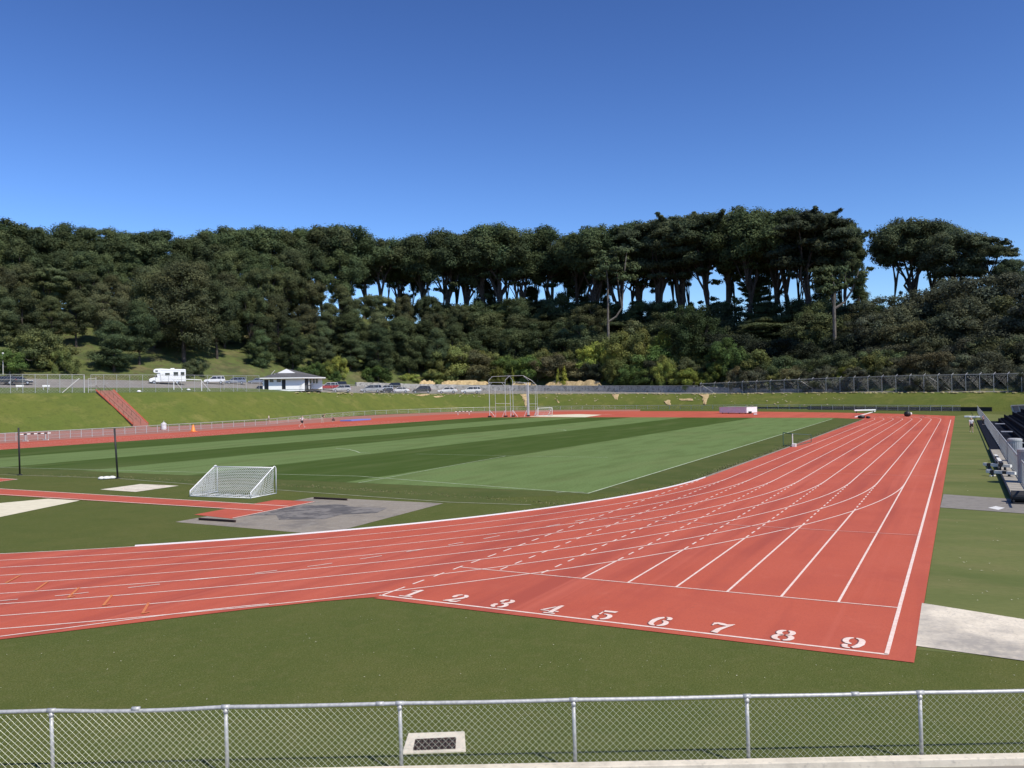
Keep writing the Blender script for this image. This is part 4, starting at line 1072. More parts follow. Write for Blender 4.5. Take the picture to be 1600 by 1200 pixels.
# ------------------------------------------------------------------ vehicles
CAR = {  # side profiles: nose towards +x; body to the belt line, glasshouse, roof line
 'sedan': dict(body=[(-2.2, .35), (-2.25, .62), (-2.2, .88), (-1.55, .95), (.95, .92), (2.05, .74), (2.25, .55), (2.2, .32)], cab=[(-1.62, .93), (-1.05, 1.36), (-.6, 1.43), (.2, 1.43), (.5, 1.36), (1.12, .92)], w=1.72),
 'hatch': dict(body=[(-1.95, .35), (-2.0, .65), (-1.95, .95), (-1.4, 1.0), (.85, .96), (1.75, .78), (1.98, .55), (1.95, .32)], cab=[(-1.9, .98), (-1.62, 1.46), (-1.2, 1.55), (.05, 1.54), (.4, 1.46), (1.22, .93)], w=1.70),
 'wagon': dict(body=[(-2.3, .35), (-2.35, .65), (-2.28, .98), (.95, .95), (2.05, .77), (2.28, .55), (2.22, .32)], cab=[(-2.27, .96), (-2.0, 1.46), (-1.7, 1.53), (.1, 1.53), (.45, 1.45), (1.22, .93)], w=1.74),
 'suv': dict(body=[(-2.2, .42), (-2.25, .75), (-2.2, 1.08), (.9, 1.05), (1.95, .95), (2.2, .72), (2.18, .40)], cab=[(-2.18, 1.06), (-1.92, 1.62), (-1.6, 1.70), (.0, 1.70), (.32, 1.62), (1.02, 1.04)], w=1.82),
 'mpv': dict(body=[(-2.2, .35), (-2.25, .7), (-2.2, 1.0), (.9, .98), (1.95, .72), (2.22, .52), (2.2, .32)], cab=[(-2.18, .98), (-1.95, 1.55), (-1.6, 1.63), (.2, 1.62), (.6, 1.5), (1.75, .80)], w=1.76),
}
PAINTS = {}
def car(kind, px, py_unused, wpx, D, label, color, left=True, skew=0., roof=None, trunk=None):
    c = CAR[kind]; L = max(p[0] for p in c['body'])-min(p[0] for p in c['body']); p = spot(px, D)
    s_ = wpx*D/F_PX/L
    hd = face_cam(px)+(0 if left else math.pi)+skew
    t = thing('parked_car', label, 'car', p, hd, 'cars parked on the upper level'); t.scale = (s_, s_, s_)
    key = color
    if key not in PAINTS: PAINTS[key] = paint('car_paint', color)
    pm = PAINTS[key]; W_ = c['w']/2
    b = MB(); b.prism(c['body'], -W_, W_); o = b.build('body', pm, t, bevel=.09)
    cab = c['cab']; n = len(cab)
    # glasshouse tapering inwards, then roof panel and pillars in the body colour
    wi = W_-.20
    b = MB(); vs = []
    zt = max(z for x, z in cab); zb = min(z for x, z in cab)
    def hw(z): return (W_-.05)+(wi-(W_-.05))*(z-zb)/(zt-zb)
    vs = [(x, -hw(z), z) for x, z in cab]+[(x, hw(z), z) for x, z in cab]
    fs = [tuple(range(n)), tuple(range(2*n-1, n-1, -1))]+[(i, i+n, (i+1) % n+n, (i+1) % n) for i in range(n)]
    fs = [f[::-1] for f in fs]
    b.add(vs, fs); b.build('windows', M['glass'], t)
    b = MB(); rm = pm if roof is None else PAINTS.setdefault(roof, paint('car_paint', roof))
    rp_ = [q for q in cab if q[1] > zt-.12]; x0, x1 = rp_[0][0]-.06, rp_[-1][0]+.06
    b.prism([(x0, zt-.09), (x0+.06, zt+.012), (x1-.08, zt+.012), (x1, zt-.09)], -wi-.05, wi+.05)
    b.build('roof', rm, t, bevel=.04)
    for y in (-1, 1):
        b = MB()
        for (xb, zb_), (xt, zt_) in ((cab[0], rp_[0]), (cab[-1], rp_[-1]), ((-.55, zb), (-.5, zt))):
            b.tube([(xb, y*hw(zb_), zb_), (xt, y*(hw(zt_)+.012), zt_-.02)], .045, 5)
        if kind in ('wagon', 'suv', 'mpv'):
            b.tube([(-1.45, y*hw(zb), zb), (-1.45, y*(hw(zt)+.01), zt-.03)], .05, 5)
        b.build('pillar', rm, t)
        for x in (1.38, -1.32):
            b = MB(); b.tube([(x, y*(W_-.17), .31), (x, y*(W_+.015), .31)], .31, 14); wh = b.build('wheel', M['tyre'], t)
            b = MB(); b.tube([(x, y*(W_), .31), (x, y*(W_+.03), .31)], .19, 10); b.build('rim', M['rim'], wh)
        nose = max(p[0] for p in c['body']); tail = min(p[0] for p in c['body'])
        b = MB(); b.box((nose-.17, y*(W_-.28), .68), (.16, .20, .07)); b.build('headlight', M['lamp_w'], t, bevel=.03)
        b = MB(); b.box((tail+.08, y*(W_-.16), .86), (.09, .13, .12)); b.build('taillight', M['lamp_r'], t, bevel=.02)
    b = MB(); b.box((max(p[0] for p in c['body'])-.03, 0, .45), (.06, W_-.12, .09)); b.build('grille', M['black'], t)
    return t
cD = lambda x: crest_D(x)
car('wagon', 2, 0, 34, road_D(2)-14, 'dark navy wagon at the far left edge of the upper road', (.015, .018, .028))
car('wagon', 30, 0, 33, road_D(30)-14, 'dark slate wagon parked nose right behind the white plank benches', (.035, .042, .058), left=False)
car('suv', 335, 0, 30, road_D(335)-8, 'white sport utility car between the campervan and the grey blue wagon', (.72, .73, .74))
car('wagon', 368, 0, 30, road_D(368)-8, 'grey blue wagon on the upper road right of the white sport utility', (.16, .19, .27), left=True)
car('sedan', 402, 0, 26, road_D(402)-6, 'grey blue car half hidden behind the left end of the clubhouse', (.17, .20, .27))
car('suv', 513, 0, 31, cD(513)+9, 'red car with silver roof parked at the right end of the clubhouse', (.32, .012, .02), roof=(.60, .61, .62))
car('suv', 529, 0, 25, cD(529)+22, 'black sport utility car behind the red car near the clubhouse', (.012, .012, .014))
car('hatch', 534, 0, 28, cD(534)+3.2, 'silver hatchback on the crest in front of the red car', (.45, .46, .47))
car('mpv', 580, 0, 33, cD(580)+3.2, 'silver grey people mover with sloping nose on the crest', (.34, .36, .38))
car('suv', 602, 0, 24, cD(602)+11, 'silver blue off roader behind the grey people mover', (.42, .46, .52))
car('suv', 613, 0, 26, cD(613)+22, 'black off roader at the back against the stone wall', (.012, .013, .015))
car('hatch', 604, 0, 19, cD(604)+3.4, 'dark small car squeezed between the people mover and the white sedan', (.03, .03, .04), skew=.5)
car('sedan', 625, 0, 29, cD(625)+3.2, 'pearl white sedan just right of the small dark car', (.70, .70, .72))
car('hatch', 659, 0, 29, cD(659)+3.2, 'black hatchback standing alone on the crest between two white cars', (.022, .026, .03))
car('sedan', 699, 0, 31, cD(699)+3.2, 'old white sedan second from the right in the row on the crest', (.74, .74, .73))
car('wagon', 735.5, 0, 32, cD(735)+3.2, 'white wagon at the right end of the parked row', (.76, .76, .75))

# campervan
px = 262; Dv = road_D(262)-10; p = spot(px, Dv); s_ = 49*Dv/F_PX/6.6
cv = thing('campervan', 'white campervan with overcab bed parked on the upper road', 'campervan', p, face_cam(px)); cv.scale = (s_, s_, s_)
cvp = paint('campervan_white', (.80, .80, .79))
b = MB(); b.prism([(-3.3, .45), (-3.3, 2.85), (-.2, 2.9), (1.2, 3.0), (2.2, 2.95), (2.5, 2.75), (2.55, 2.35), (2.3, 2.15), (1.35, 2.1), (1.2, .45)], -1.1, 1.1); b.build('body', cvp, cv, bevel=.08)
b = MB(); b.prism([(1.15, .42), (1.15, 2.08), (1.75, 2.05), (2.45, 1.30), (3.15, 1.12), (3.3, .8), (3.3, .42)], -.95, .95); b.build('cab', cvp, cv, bevel=.08)
b = MB(); b.prism([(1.80, 1.32), (1.95, 1.85), (2.30, 1.45), (2.38, 1.32)], -.965, .965); b.build('cab_window', M['glass'], cv)
b = MB(); b.add([(1.80, -.8, 2.02), (1.80, .8, 2.02), (2.46, .85, 1.31), (2.46, -.85, 1.31)], [(0, 1, 2, 3)]); b.build('windscreen', M['glass'], cv)
for x, z, hw_, hh_ in [(-2.72, 1.95, .34, .36), (-1.50, 1.95, .42, .36), (.02, 1.90, .42, .24), (1.95, 2.52, .22, .13)]:
    b = MB(); b.box((x, 0, z), (hw_, 1.112, hh_)); w_ = b.build('window', M['glass'], cv)
    b = MB()
    for y in (1.105, -1.105):
        for q in ((x, z+hh_+.03, hw_+.06, .03), (x, z-hh_-.03, hw_+.06, .03)): b.box((q[0], y, q[1]), (q[2], .02, q[3]))
    b.build('frame', M['fascia'], w_)
b = MB(); b.box((1.0, 0, 1.40), (.02, 1.113, .85)); b.box((.62, 0, 1.40), (.012, 1.113, .85)); b.box((.82, 0, 1.85), (.10, 1.114, .2)); b.build('door', M['fascia'], cv)
b = MB(); b.box((-1.0, 0, .95), (2.2, 1.109, .025)); b.box((-1.0, 0, 2.62), (2.2, 1.109, .02)); b.build('trim_strip', simple('pale_grey_trim', (.5, .5, .52), .5), cv)
for x in (-1.75, 2.45):
    for y in (-1, 1):
        b = MB(); b.tube([(x, y*.75, .36), (x, y*.99 if x > 0 else y*1.08, .36)], .36, 14); wh = b.build('wheel', M['tyre'], cv)
        b = MB(); b.tube([(x, y*.9, .36), (x, y*(1.01 if x > 0 else 1.11), .36)], .2, 10); b.build('rim', M['rim'], wh)
for y in (-.7, .7):
    b = MB(); b.box((3.25, y, .88), (.07, .18, .11)); b.build('headlight', M['lamp_w'], cv, bevel=.02)
b = MB(); b.box((3.31, 0, .5), (.05, .95, .12)); b.build('bumper', M['black'], cv)
b = MB(); b.box((-.9, .3, 3.0), (.35, .35, .08)); b.build('roof_vent', M['white'], cv)

# ------------------------------------------------------------------ clubhouse
Dh = crest_D(453)+4; hp = spot(428, Dh); kx = Dh/F_PX
hz0 = at(440, 608, Dh).z
hut = thing('clubhouse', 'low white clubhouse with grey hipped roof and small gable on the upper field', 'building', (hp.x, hp.y, hz0-.1), face_cam(445)+math.pi)
# local x runs to the right in view, -y faces the camera. origin under px 428
def hx(px): return (px-428)*kx
WF0, WF1, HWL = hx(411.5), hx(473), 2.45*kx/.15
HWL = (608-590.5)*kx
x0, x1, x2 = hx(412), hx(473), hx(500)
depth = 8.5
b = MB()
# front wall in pieces between the openings (openings are real recesses)
ops = [(hx(414.0), hx(420.2), 0, HWL*.86), (hx(421.8), hx(427.5), HWL*.64, HWL*.93), (hx(432), hx(438.2), HWL*.64, HWL*.93), (hx(439.5), hx(445), 0, HWL*.86)]
xs = sorted(set([x0, x1]+[o[0] for o in ops]+[o[1] for o in ops]))
for a, c in zip(xs, xs[1:]):
    inside = [o for o in ops if o[0] <= a+1e-6 and o[1] >= c-1e-6]
    if not inside: b.box(((a+c)/2, .1, HWL/2), ((c-a)/2, .1, HWL/2))
    else:
        o = inside[0]
        if o[2] > 0: b.box(((a+c)/2, .1, o[2]/2), ((c-a)/2, .1, o[2]/2))
        b.box(((a+c)/2, .1, (o[3]+HWL)/2), ((c-a)/2, .1, (HWL-o[3])/2))
b.box(((x0+x1)/2, 2.2, -.2), ((x1-x0)/2-.02, 2.1, .19)); b.box(((x0+x2)/2, 6.4, -.2), ((x2-x0)/2-.02, 2.1, .19))
b.box((x0+.1, depth/2+.2, HWL/2), (.1, depth/2, HWL/2)); b.box(((x0+x2)/2, depth+.2, HWL/2), ((x2-x0)/2, .1, HWL/2))
# right wing, set back
yb = 3.2
wops = [(hx(480.5), hx(483.8), HWL*.52, HWL*.92), (hx(485.5), hx(488.8), HWL*.52, HWL*.92), (hx(490), hx(493.3), HWL*.52, HWL*.92)]
xs = sorted(set([hx(479.5), x2]+[o[0] for o in wops]+[o[1] for o in wops]))
for a, c in zip(xs, xs[1:]):
    ins = [o for o in wops if o[0] <= a+1e-6 and o[1] >= c-1e-6]
    if not ins: b.box(((a+c)/2, yb, HWL/2), ((c-a)/2, .1, HWL/2))
    else: b.box(((a+c)/2, yb, HWL*.26), ((c-a)/2, .1, HWL*.26)); b.box(((a+c)/2, yb, HWL*.96), ((c-a)/2, .1, HWL*.04))
b.box((x1-.1, yb/2+.25, HWL/2), (.1, yb/2-.12, HWL/2)); b.box((x2-.1, (yb+depth)/2+.1, HWL/2), (.1, (depth-yb)/2, HWL/2))
b.build('wall', M['weather'], hut)
for i, o in enumerate(ops):
    bb = MB(); bb.box(((o[0]+o[1])/2, .55 if o[2] == 0 else .14, (o[2]+o[3])/2), ((o[1]-o[0])/2+.1, .03, (o[3]-o[2])/2)); bb.build('door' if o[2] == 0 else 'window', M['glass'] if o[2] else simple('dark_doorway', (.05, .05, .055), .8), hut)
for o in wops:
    bb = MB(); bb.box(((o[0]+o[1])/2, yb+.04, (o[2]+o[3])/2), ((o[1]-o[0])/2, .03, (o[3]-o[2])/2)); w_ = bb.build('window', M['glass'], hut)
    bb = MB(); bb.box(((o[0]+o[1])/2, yb-.11, o[2]-.04), ((o[1]-o[0])/2+.06, .04, .05)); bb.build('sill', M['fascia'], w_)
bb = MB(); bb.box((hx(476.5), yb-.06, HWL*.43), (hx(2)-hx(0), .05, HWL*.43)); bb.build('door', simple('grey_door', (.12, .13, .14), .6), hut)
bb = MB(); bb.box((hx(479.4), .6, HWL/2), (.09, .09, HWL/2)); bb.build('veranda_post', M['weather'], hut)
# hipped roof with a gablet facing the camera
ez = HWL; ov = 1.15
fx0, fx1, fy0, fy1 = hx(408), hx(500.5)+.6, -ov, depth+.7
rz = HWL+(590.5-577)*kx
ry = depth*.46
A_, B_, C_, D_ = (fx0, fy0, ez), (fx1, fy0+yb-.3, ez), (fx1, fy1, ez), (fx0, fy1, ez)
E_ = (hx(470), fy0, ez)
r0, r1 = (hx(446.5), 2.0, rz), (hx(453), ry, rz)
g0_, g1_, gt = (hx(433), .95, ez+(590.5-583)*kx), (hx(459.5), .95, ez+(590.5-583)*kx), (hx(446.5), .95, rz)
bb = MB()
bb.add([A_, E_, B_, C_, D_, g0_, g1_, gt, r1, (hx(446.5), ry, rz)],
       [(0, 1, 6, 5), (1, 2, 8, 7, 6), (2, 3, 8), (3, 4, 9, 8), (4, 0, 5, 7, 9), (7, 8, 9)])
bb.add([(x, y, z-.12) for x, y, z in (A_, E_, B_, C_, D_)], [(4, 3, 2, 1, 0)])
rf = bb.build('roof', M['roof'], hut)
bb = MB(); bb.add([(g0_[0], g0_[1]-.03, g0_[2]), (g1_[0], g1_[1]-.03, g1_[2]), (gt[0], gt[1]-.03, gt[2]+.05)], [(0, 1, 2)]); bb.add([(g0_[0], g0_[1], g0_[2]), (g1_[0], g1_[1], g1_[2]), (gt[0], gt[1], gt[2]+.05)], [(2, 1, 0)])
bb.build('gable', M['weather'], rf)
bb = MB(); cyc = [A_, E_, B_, C_, D_]
for p, q in zip(cyc, cyc[1:]+cyc[:1]):
    L = math.hypot(q[0]-p[0], q[1]-p[1]); bb.box(((p[0]+q[0])/2, (p[1]+q[1])/2, ez-.06), (L/2, .05, .13), math.atan2(q[1]-p[1], q[0]-p[0]))
bb.build('fascia', M['fascia'], hut)
bb = MB(); bb.tube([(hx(429.5), .5, ez+.3), (hx(429.5), .5, ez+1.05)], .07, 8); bb.build('vent_pipe', M['white'], rf)
bb = MB(); bb.tube([(hx(421), 1.0, ez+.3), (hx(429.5), 2.4, rz-.2)], .05, 6); bb.build('aerial_pole', M['galv'], rf)
# small drums and posts at the clubhouse corner
for x, h, lb in ((478, 1.1, 'dark grey wheeled bin beside the clubhouse corner post'), (484, 1.0, 'second small dark bin under the clubhouse wing windows')):
    p = spot(x, Dh+.9); t = thing('wheeled_bin', lb, 'bin', (p.x, p.y, max(p.z, hz0-.25)), face_cam(x), 'bins by the clubhouse')
    bb = MB(); bb.prism([(-.3, .1), (-.36, h), (.36, h), (.3, .1)], -.32, .32); bb.build('tub', simple('grey_bin_plastic', (.07, .075, .08), .6), t, bevel=.03)
    bb = MB(); bb.box((0, 0, h+.04), (.40, .36, .05)); bb.build('lid', M['black'], t, bevel=.02)
    for y in (-.3, .3): bb = MB(); bb.tube([(-.26, y-.03, .11), (-.26, y+.03, .11)], .11, 10); bb.build('wheel', M['tyre'], t)

# ------------------------------------------------------------------ grandstand side on the right
rl_ = thing('hand_railing', 'long grey metal railing on posts in front of the dark grandstand', 'railing', (40, -3.72, 0))
b = MB(); b.tube([(0, 0, 0), (0, 0, 1.12)], .035, 6); p0 = b.build('post', M['galv'], rl_)
us = [0.9*k for k in range(1, 33)]+[30+2.6*k for k in range(0, 36)]
for u in us: dup_child(p0, rl_, (u, 0, 0))
b = MB(); b.tube([(-4, 0, 1.13), (125, 0, 1.13)], .04, 8); b.build('top_rail', M['galv'], rl_)
b = MB(); b.tube([(-4, 0, .14), (125, 0, .14)], .025, 6); b.build('bottom_rail', M['galv'], rl_)
b = MB()
for k in range(2): b.tube([(6.35+.0*k, -.05+.1*k, 0), (6.35, -.05+.1*k, 1.5)], .04, 6)
b.build('white_post', M['white'], rl_)
gs = thing('grandstand', 'dark navy terraced grandstand block behind the right railing', 'grandstand', (64, -4.3, 0))
NT = 4; Lg = 52.; nb = MB()
for k in range(NT):
    h = .34*(k+1); nb.box((Lg/2+(0 if k < 3 else 2), -.45-.85*k, h/2), (Lg/2-(0 if k < 3 else 2), .43, h/2))
nb.build('terrace', M['navy'], gs)
nb = MB()
for k in range(1, NT):
    h = .34*(k+1)
    for j in range(int((Lg-6)/.62)):
        nb.box((5+j*.62, -.62-.85*k, h+.28), (.24, .05, .22)); nb.box((5+j*.62, -.42-.85*k, h+.10), (.24, .20, .03))
o = nb.build('seat_rows', M['navy'], gs); stuff(o)
nb = MB(); nb.prism([(-9.0, 0), (-9.0, 3.4), (-6.2, 3.2), (-1.6, 1.9), (-1.6, 0)], 0, .25); o = nb.build('end_wall', M['navy'], gs); o.rotation_euler = (0, 0, 0)
o.matrix_local = Matrix(((0, -1, 0, 2.), (1, 0, 0, 0), (0, 0, 1, 0), (0, 0, 0, 1)))
for k in range(3):
    nb = MB(); nb.box((4+14*k, -.35, .62+.1*k), (.6, .42, .02)); nb.build('step_nosing', M['drumzinc'], gs)
# steel framed end screen high on the stand
sc_ = thing('glazed_screen', 'slanted grey steel framed screen at the far top of grandstand', 'screen', (118, -9.3, 0))
def P3(px_, py_, D): v = at(px_, py_, D); return (v.x-118, v.y+9.3, v.z)
q = [P3(1580, 634, 120), P3(1625, 632, 118), P3(1632, 652, 118), P3(1587, 655, 120)]
nb = MB(); nb.quad(*[(x+.06, y, z) for x, y, z in q]); nb.quad(*[(x+.10, y, z) for x, y, z in q][::-1]); nb.build('panel', simple('grey_screen', (.20, .22, .25), .35), sc_)
for a, c in ((q[0], q[1]), (q[1], q[2]), (q[2], q[3]), (q[3], q[0]), (((q[0][0]+q[3][0])/2, (q[0][1]+q[3][1])/2, (q[0][2]+q[3][2])/2), ((q[1][0]+q[2][0])/2, (q[1][1]+q[2][1])/2, (q[1][2]+q[2][2])/2))):
    nb = MB(); nb.tube([a, c], .09, 6); nb.build('frame', M['galv'], sc_)
for t_ in (.25, .55):
    a = [q[0][i]*(1-t_)+q[1][i]*t_ for i in range(3)]; c = [q[3][i]*(1-t_)+q[2][i]*t_ for i in range(3)]
    nb = MB(); nb.tube([a, c], .07, 6); nb.build('mullion', M['galv'], sc_)
for k_, xq in enumerate((1588, 1622)):
    v = at(xq, 653, 119); nb = MB(); nb.tube([(v.x-118, v.y+9.3, 0), (v.x-118, v.y+9.3, v.z)], .12, 6); nb.build('support', M['navy'], sc_)
# corrugated drums behind the railing
for (px_, yb_, yt_, wpx, D, lb) in ((1579, 731, 686, 17, 60, 'farther corrugated silver drum behind the railing by the grandstand'), (1599, 765, 702, 27, 47, 'nearer corrugated silver drum behind the railing at the right edge')):
    v = at(px_, 600, D); h = at(px_, yt_, D).z; r_ = wpx*D/F_PX/2
    t = thing('corrugated_drum', lb, 'drum', (v.x, v.y-.15, 0), 0, 'corrugated drums by the railing')
    nb = MB(); vs = []; n = 48
    for z in (0, h-.08):
        for j in range(n):
            a = 2*math.pi*j/n; rr = r_*(1-.035*(j % 2)); vs.append((rr*math.cos(a), rr*math.sin(a), z))
    nb.add(vs, [(j, (j+1) % n, n+(j+1) % n, n+j) for j in range(n)]); nb.build('shell', M['drumzinc'], t)
    nb = MB(); nb.lathe([(r_*1.04, h-.10), (r_*1.04, h), (r_*.8, h+.05), (.05, h+.06)], n=24); nb.build('lid', M['galv'], t)
# rolled black mat
q = gp(1583, 786); t = thing('rolled_mat', 'thick rolled black mat lying beside the asphalt path at the right edge', 'mat', (q.x+.25, q.y, .0))
nb = MB(); vs = []
nb.tube([(0, .05, .24), (0, -1.6, .24)], .235, 18); nb.build('roll', M['black'], t, smooth=False)
nb = MB(); nb.tube([(0, .06, .24), (0, .04, .24)], .10, 12); nb.build('core', M['hole'], t)
nb = MB(); nb.box((-.35, -.3, .012), (.35, .55, .012)); nb.build('loose_end', M['black'], t)
q = gp(1556, 797); mb = MB(); mb.poly([[gp(1544, 794.2).xy, gp(1556, 791.6).xy, gp(1570, 794.4).xy, gp(1560, 797.6).xy, gp(1552, 796).xy]], .022); struct(mb.build('white_splash', M['white_board']))

# ------------------------------------------------------------------ people
def skin_mesh(name, V, E_, Rr, mt, parent, sub=1, root=0):
    me = bpy.data.meshes.new(name); me.from_pydata(V, E_, []); o = bpy.data.objects.new(name, me); COL.objects.link(o)
    me.materials.append(mt); o.parent = parent
    o.modifiers.new('skin', 'SKIN'); lay = me.skin_vertices[0].data
    for i, r_ in enumerate(Rr):
        lay[i].radius = (r_, r_) if not isinstance(r_, tuple) else r_; lay[i].use_root = (i == root)
    if sub: s_ = o.modifiers.new('sub', 'SUBSURF'); s_.levels = sub; s_.render_levels = sub
    return o
def person(label, loc, heading, H=1.75, pose='walk', shirt=(.8, .8, .8), shorts=(.03, .03, .04), hair=(.025, .018, .014), cap=None, legs_bare=True, long_sleeve=False, swing=.25):
    k = H/1.75; t = thing('person', label, 'person', loc, heading); t.scale = (k, k, k)
    J = {}
    if pose == 'crouch':
        J.update(pel=(-.12, 0, .36), sp=(-.02, 0, .56), ch=(.10, 0, .74), nk=(.17, 0, .88), hd=(.22, 0, .98), tp=(.24, 0, 1.09))
        for s, y in (('l', 1), ('r', -1)):
            J[s+'sh'] = (.10, y*.17, .80); J[s+'el'] = (.28, y*.22, .58); J[s+'wr'] = (.42, y*.12, .48)
            J[s+'hp'] = (-.12, y*.10, .34); J[s+'kn'] = (.30, y*.14, .48); J[s+'an'] = (.06, y*.12, .08); J[s+'to'] = (.26, y*.13, .03)
    else:
        ln = {'bend': .42}.get(pose, .03)
        z0 = .95
        J.update(pel=(0, 0, .95), sp=(.05*ln*4, 0, 1.15-.05*ln), ch=(ln*.75, 0, 1.36-.12*ln), nk=(ln*1.05, 0, 1.49-.22*ln), hd=(ln*1.25+.02, 0, 1.61-.28*ln), tp=(ln*1.35+.02, 0, 1.72-.32*ln))
        for s, y in (('l', 1), ('r', -1)):
            sw = swing*y
            J[s+'sh'] = (J['ch'][0]+.02, y*.18, J['ch'][2]+.06)
            if pose == 'run': J[s+'el'] = (J['ch'][0]-sw*.9, y*.25, 1.15); J[s+'wr'] = (J['ch'][0]-sw*.9+.22, y*.16, 1.24)
            elif pose == 'bend': J[s+'el'] = (J['ch'][0]+.16, y*.21, 1.08); J[s+'wr'] = (J['ch'][0]+.24, y*.15, .86)
            else: J[s+'el'] = (J['ch'][0]-sw*.45-.01, y*.23, 1.14); J[s+'wr'] = (J['ch'][0]-sw*.75+.06, y*.22, .90)
            J[s+'hp'] = (0, y*.095, .92)
            kn = sw*.55; J[s+'kn'] = (kn+.05, y*.10, .50)
            if sw < 0 and pose in ('walk', 'run'): J[s+'an'] = (kn*1.9-.10, y*.09, .14+(.14 if pose == 'run' else 0)); J[s+'to'] = (kn*1.9+.04, y*.10, .035+(.12 if pose == 'run' else 0))
            else: J[s+'an'] = (kn*1.6, y*.09, .085); J[s+'to'] = (kn*1.6+.19, y*.11, .03)
    V, E_, Rr, idx = [], [], [], {}
    def n_(nm, p, r_): idx[nm] = len(V); V.append(p); Rr.append(r_)
    def e_(a, c): E_.append((idx[a], idx[c]))
    n_('pel', J['pel'], (.145, .105)); n_('sp', J['sp'], (.13, .10)); n_('ch', J['ch'], (.15, .11)); n_('nk', J['nk'], .055); n_('hd', J['hd'], (.082, .098)); n_('tp', J['tp'], (.06, .07))
    e_('pel', 'sp'); e_('sp', 'ch'); e_('ch', 'nk'); e_('nk', 'hd'); e_('hd', 'tp')
    nose = Vector(J['hd'])+Vector((.11, 0, -.01)); n_('nose', tuple(nose), .016); e_('hd', 'nose')
    for s, y in (('l', 1), ('r', -1)):
        n_(s+'ear', tuple(Vector(J['hd'])+Vector((-.005, y*.093, 0))), .018); e_('hd', s+'ear')
        n_(s+'sh', J[s+'sh'], .058); n_(s+'el', J[s+'el'], .042); n_(s+'wr', J[s+'wr'], .028)
        e_('ch', s+'sh'); e_(s+'sh', s+'el'); e_(s+'el', s+'wr')
        d = (Vector(J[s+'wr'])-Vector(J[s+'el'])).normalized(); side = Vector((1, 0, 0)); side = (side-d*side.dot(d)).normalized()
        pc = Vector(J[s+'wr'])+d*.075; n_(s+'pm', tuple(pc), (.034, .020)); e_(s+'wr', s+'pm')
        inw = Vector((0, -y, 0))
        for f in range(4):
            b0_ = pc+side*(.028-.019*f)+d*.03; L_ = [.062, .074, .068, .05][f]
            n_(f'{s}f{f}a', tuple(b0_+d*L_*.5+inw*.006), .009); n_(f'{s}f{f}b', tuple(b0_+d*L_*.9+inw*.026), .0075)
            e_(s+'pm', f'{s}f{f}a'); e_(f'{s}f{f}a', f'{s}f{f}b')
        n_(s+'ta', tuple(pc+side*.045-d*.01+inw*.012), .010); n_(s+'tb', tuple(pc+side*.06+d*.03+inw*.02), .008); e_(s+'pm', s+'ta'); e_(s+'ta', s+'tb')
        n_(s+'hp', J[s+'hp'], .085); n_(s+'kn', J[s+'kn'], .056); kn_, an_ = Vector(J[s+'kn']), Vector(J[s+'an'])
        n_(s+'cf', tuple(kn_.lerp(an_, .35)+Vector((-.015, 0, 0))), .056); n_(s+'an', J[s+'an'], .036); n_(s+'to', J[s+'to'], (.042, .025))
        e_('pel', s+'hp'); e_(s+'hp', s+'kn'); e_(s+'kn', s+'cf'); e_(s+'cf', s+'an'); e_(s+'an', s+'to')
    skin_mesh('body', V, E_, Rr, M['skin'], t)
    def sub_(nm, nodes, edges, mt):
        mp = {a: i for i, a in enumerate(nodes)}
        skin_mesh(nm, [nodes[a][0] for a in nodes], [(mp[a], mp[c]) for a, c in edges], [nodes[a][1] for a in nodes], mt, t)
    L3 = lambda a, c, u: tuple(Vector(J[a]).lerp(Vector(J[c]), u))
    nd = {'b': (L3('pel', 'sp', .1), (.165, .125)), 'm': (J['sp'], (.155, .122)), 'c': (J['ch'], (.172, .130)), 'n': (L3('ch', 'nk', .62), (.075, .07))}
    ed = [('b', 'm'), ('m', 'c'), ('c', 'n')]
    for s in 'lr':
        nd[s+'s'] = (J[s+'sh'], .075); nd[s+'e'] = (L3(s+'sh', s+'el', .62) if not long_sleeve else L3(s+'el', s+'wr', .8), .066 if not long_sleeve else .045); ed += [('c', s+'s'), (s+'s', s+'e')]
    sub_('shirt', nd, ed, cloth('shirt_cloth', shirt))
    nd = {'p': (J['pel'], (.162, .122))}; ed = []
    for s in 'lr':
        nd[s+'h'] = (J[s+'hp'], .105); nd[s+'k'] = (L3(s+'hp', s+'kn', .75 if legs_bare else 1.0), .088 if legs_bare else .07); ed += [('p', s+'h'), (s+'h', s+'k')]
        if not legs_bare: nd[s+'a'] = (L3(s+'kn', s+'an', .92), .05); ed.append((s+'k', s+'a'))
    sub_('shorts' if legs_bare else 'trousers', nd, ed, cloth('shorts_cloth', shorts))
    for s in 'lr':
        sub_('shoe', {'a': (tuple(Vector(J[s+'an'])+Vector((-.03, 0, -.03))), .045), 'b': (J[s+'to'], (.05, .034))}, [('a', 'b')], cloth('shoe_cloth', (.5, .5, .5)))
    hd = Vector(J['hd'])
    sub_('hair' if cap is None else 'cap', {'a': (tuple(hd+Vector((-.045, 0, .0))), (.088, .085)), 'b': (tuple(hd+Vector((-.02, 0, .075))), (.088, .095)), 'c': (tuple(hd+Vector((-.01, 0, .12))), (.06, .065))}, [('a', 'b'), ('b', 'c')], cloth('hair_or_cap', cap or hair))
    return t
VA = YAW
q = gp(472, 668); person('person in white shirt and dark shorts running along the back straight', (q.x, q.y, .012), face_cam(472)+math.pi+.4, 1.9, 'run', (.80, .80, .80), (.02, .02, .025), swing=.4)
q = gp(503, 660.3); person('person in dark top bending forward beside the blue landing mat', (q.x, q.y, .01), face_cam(503)+math.pi, 1.75, 'bend', (.02, .022, .03), (.45, .38, .30), legs_bare=False, swing=.2, long_sleeve=True)
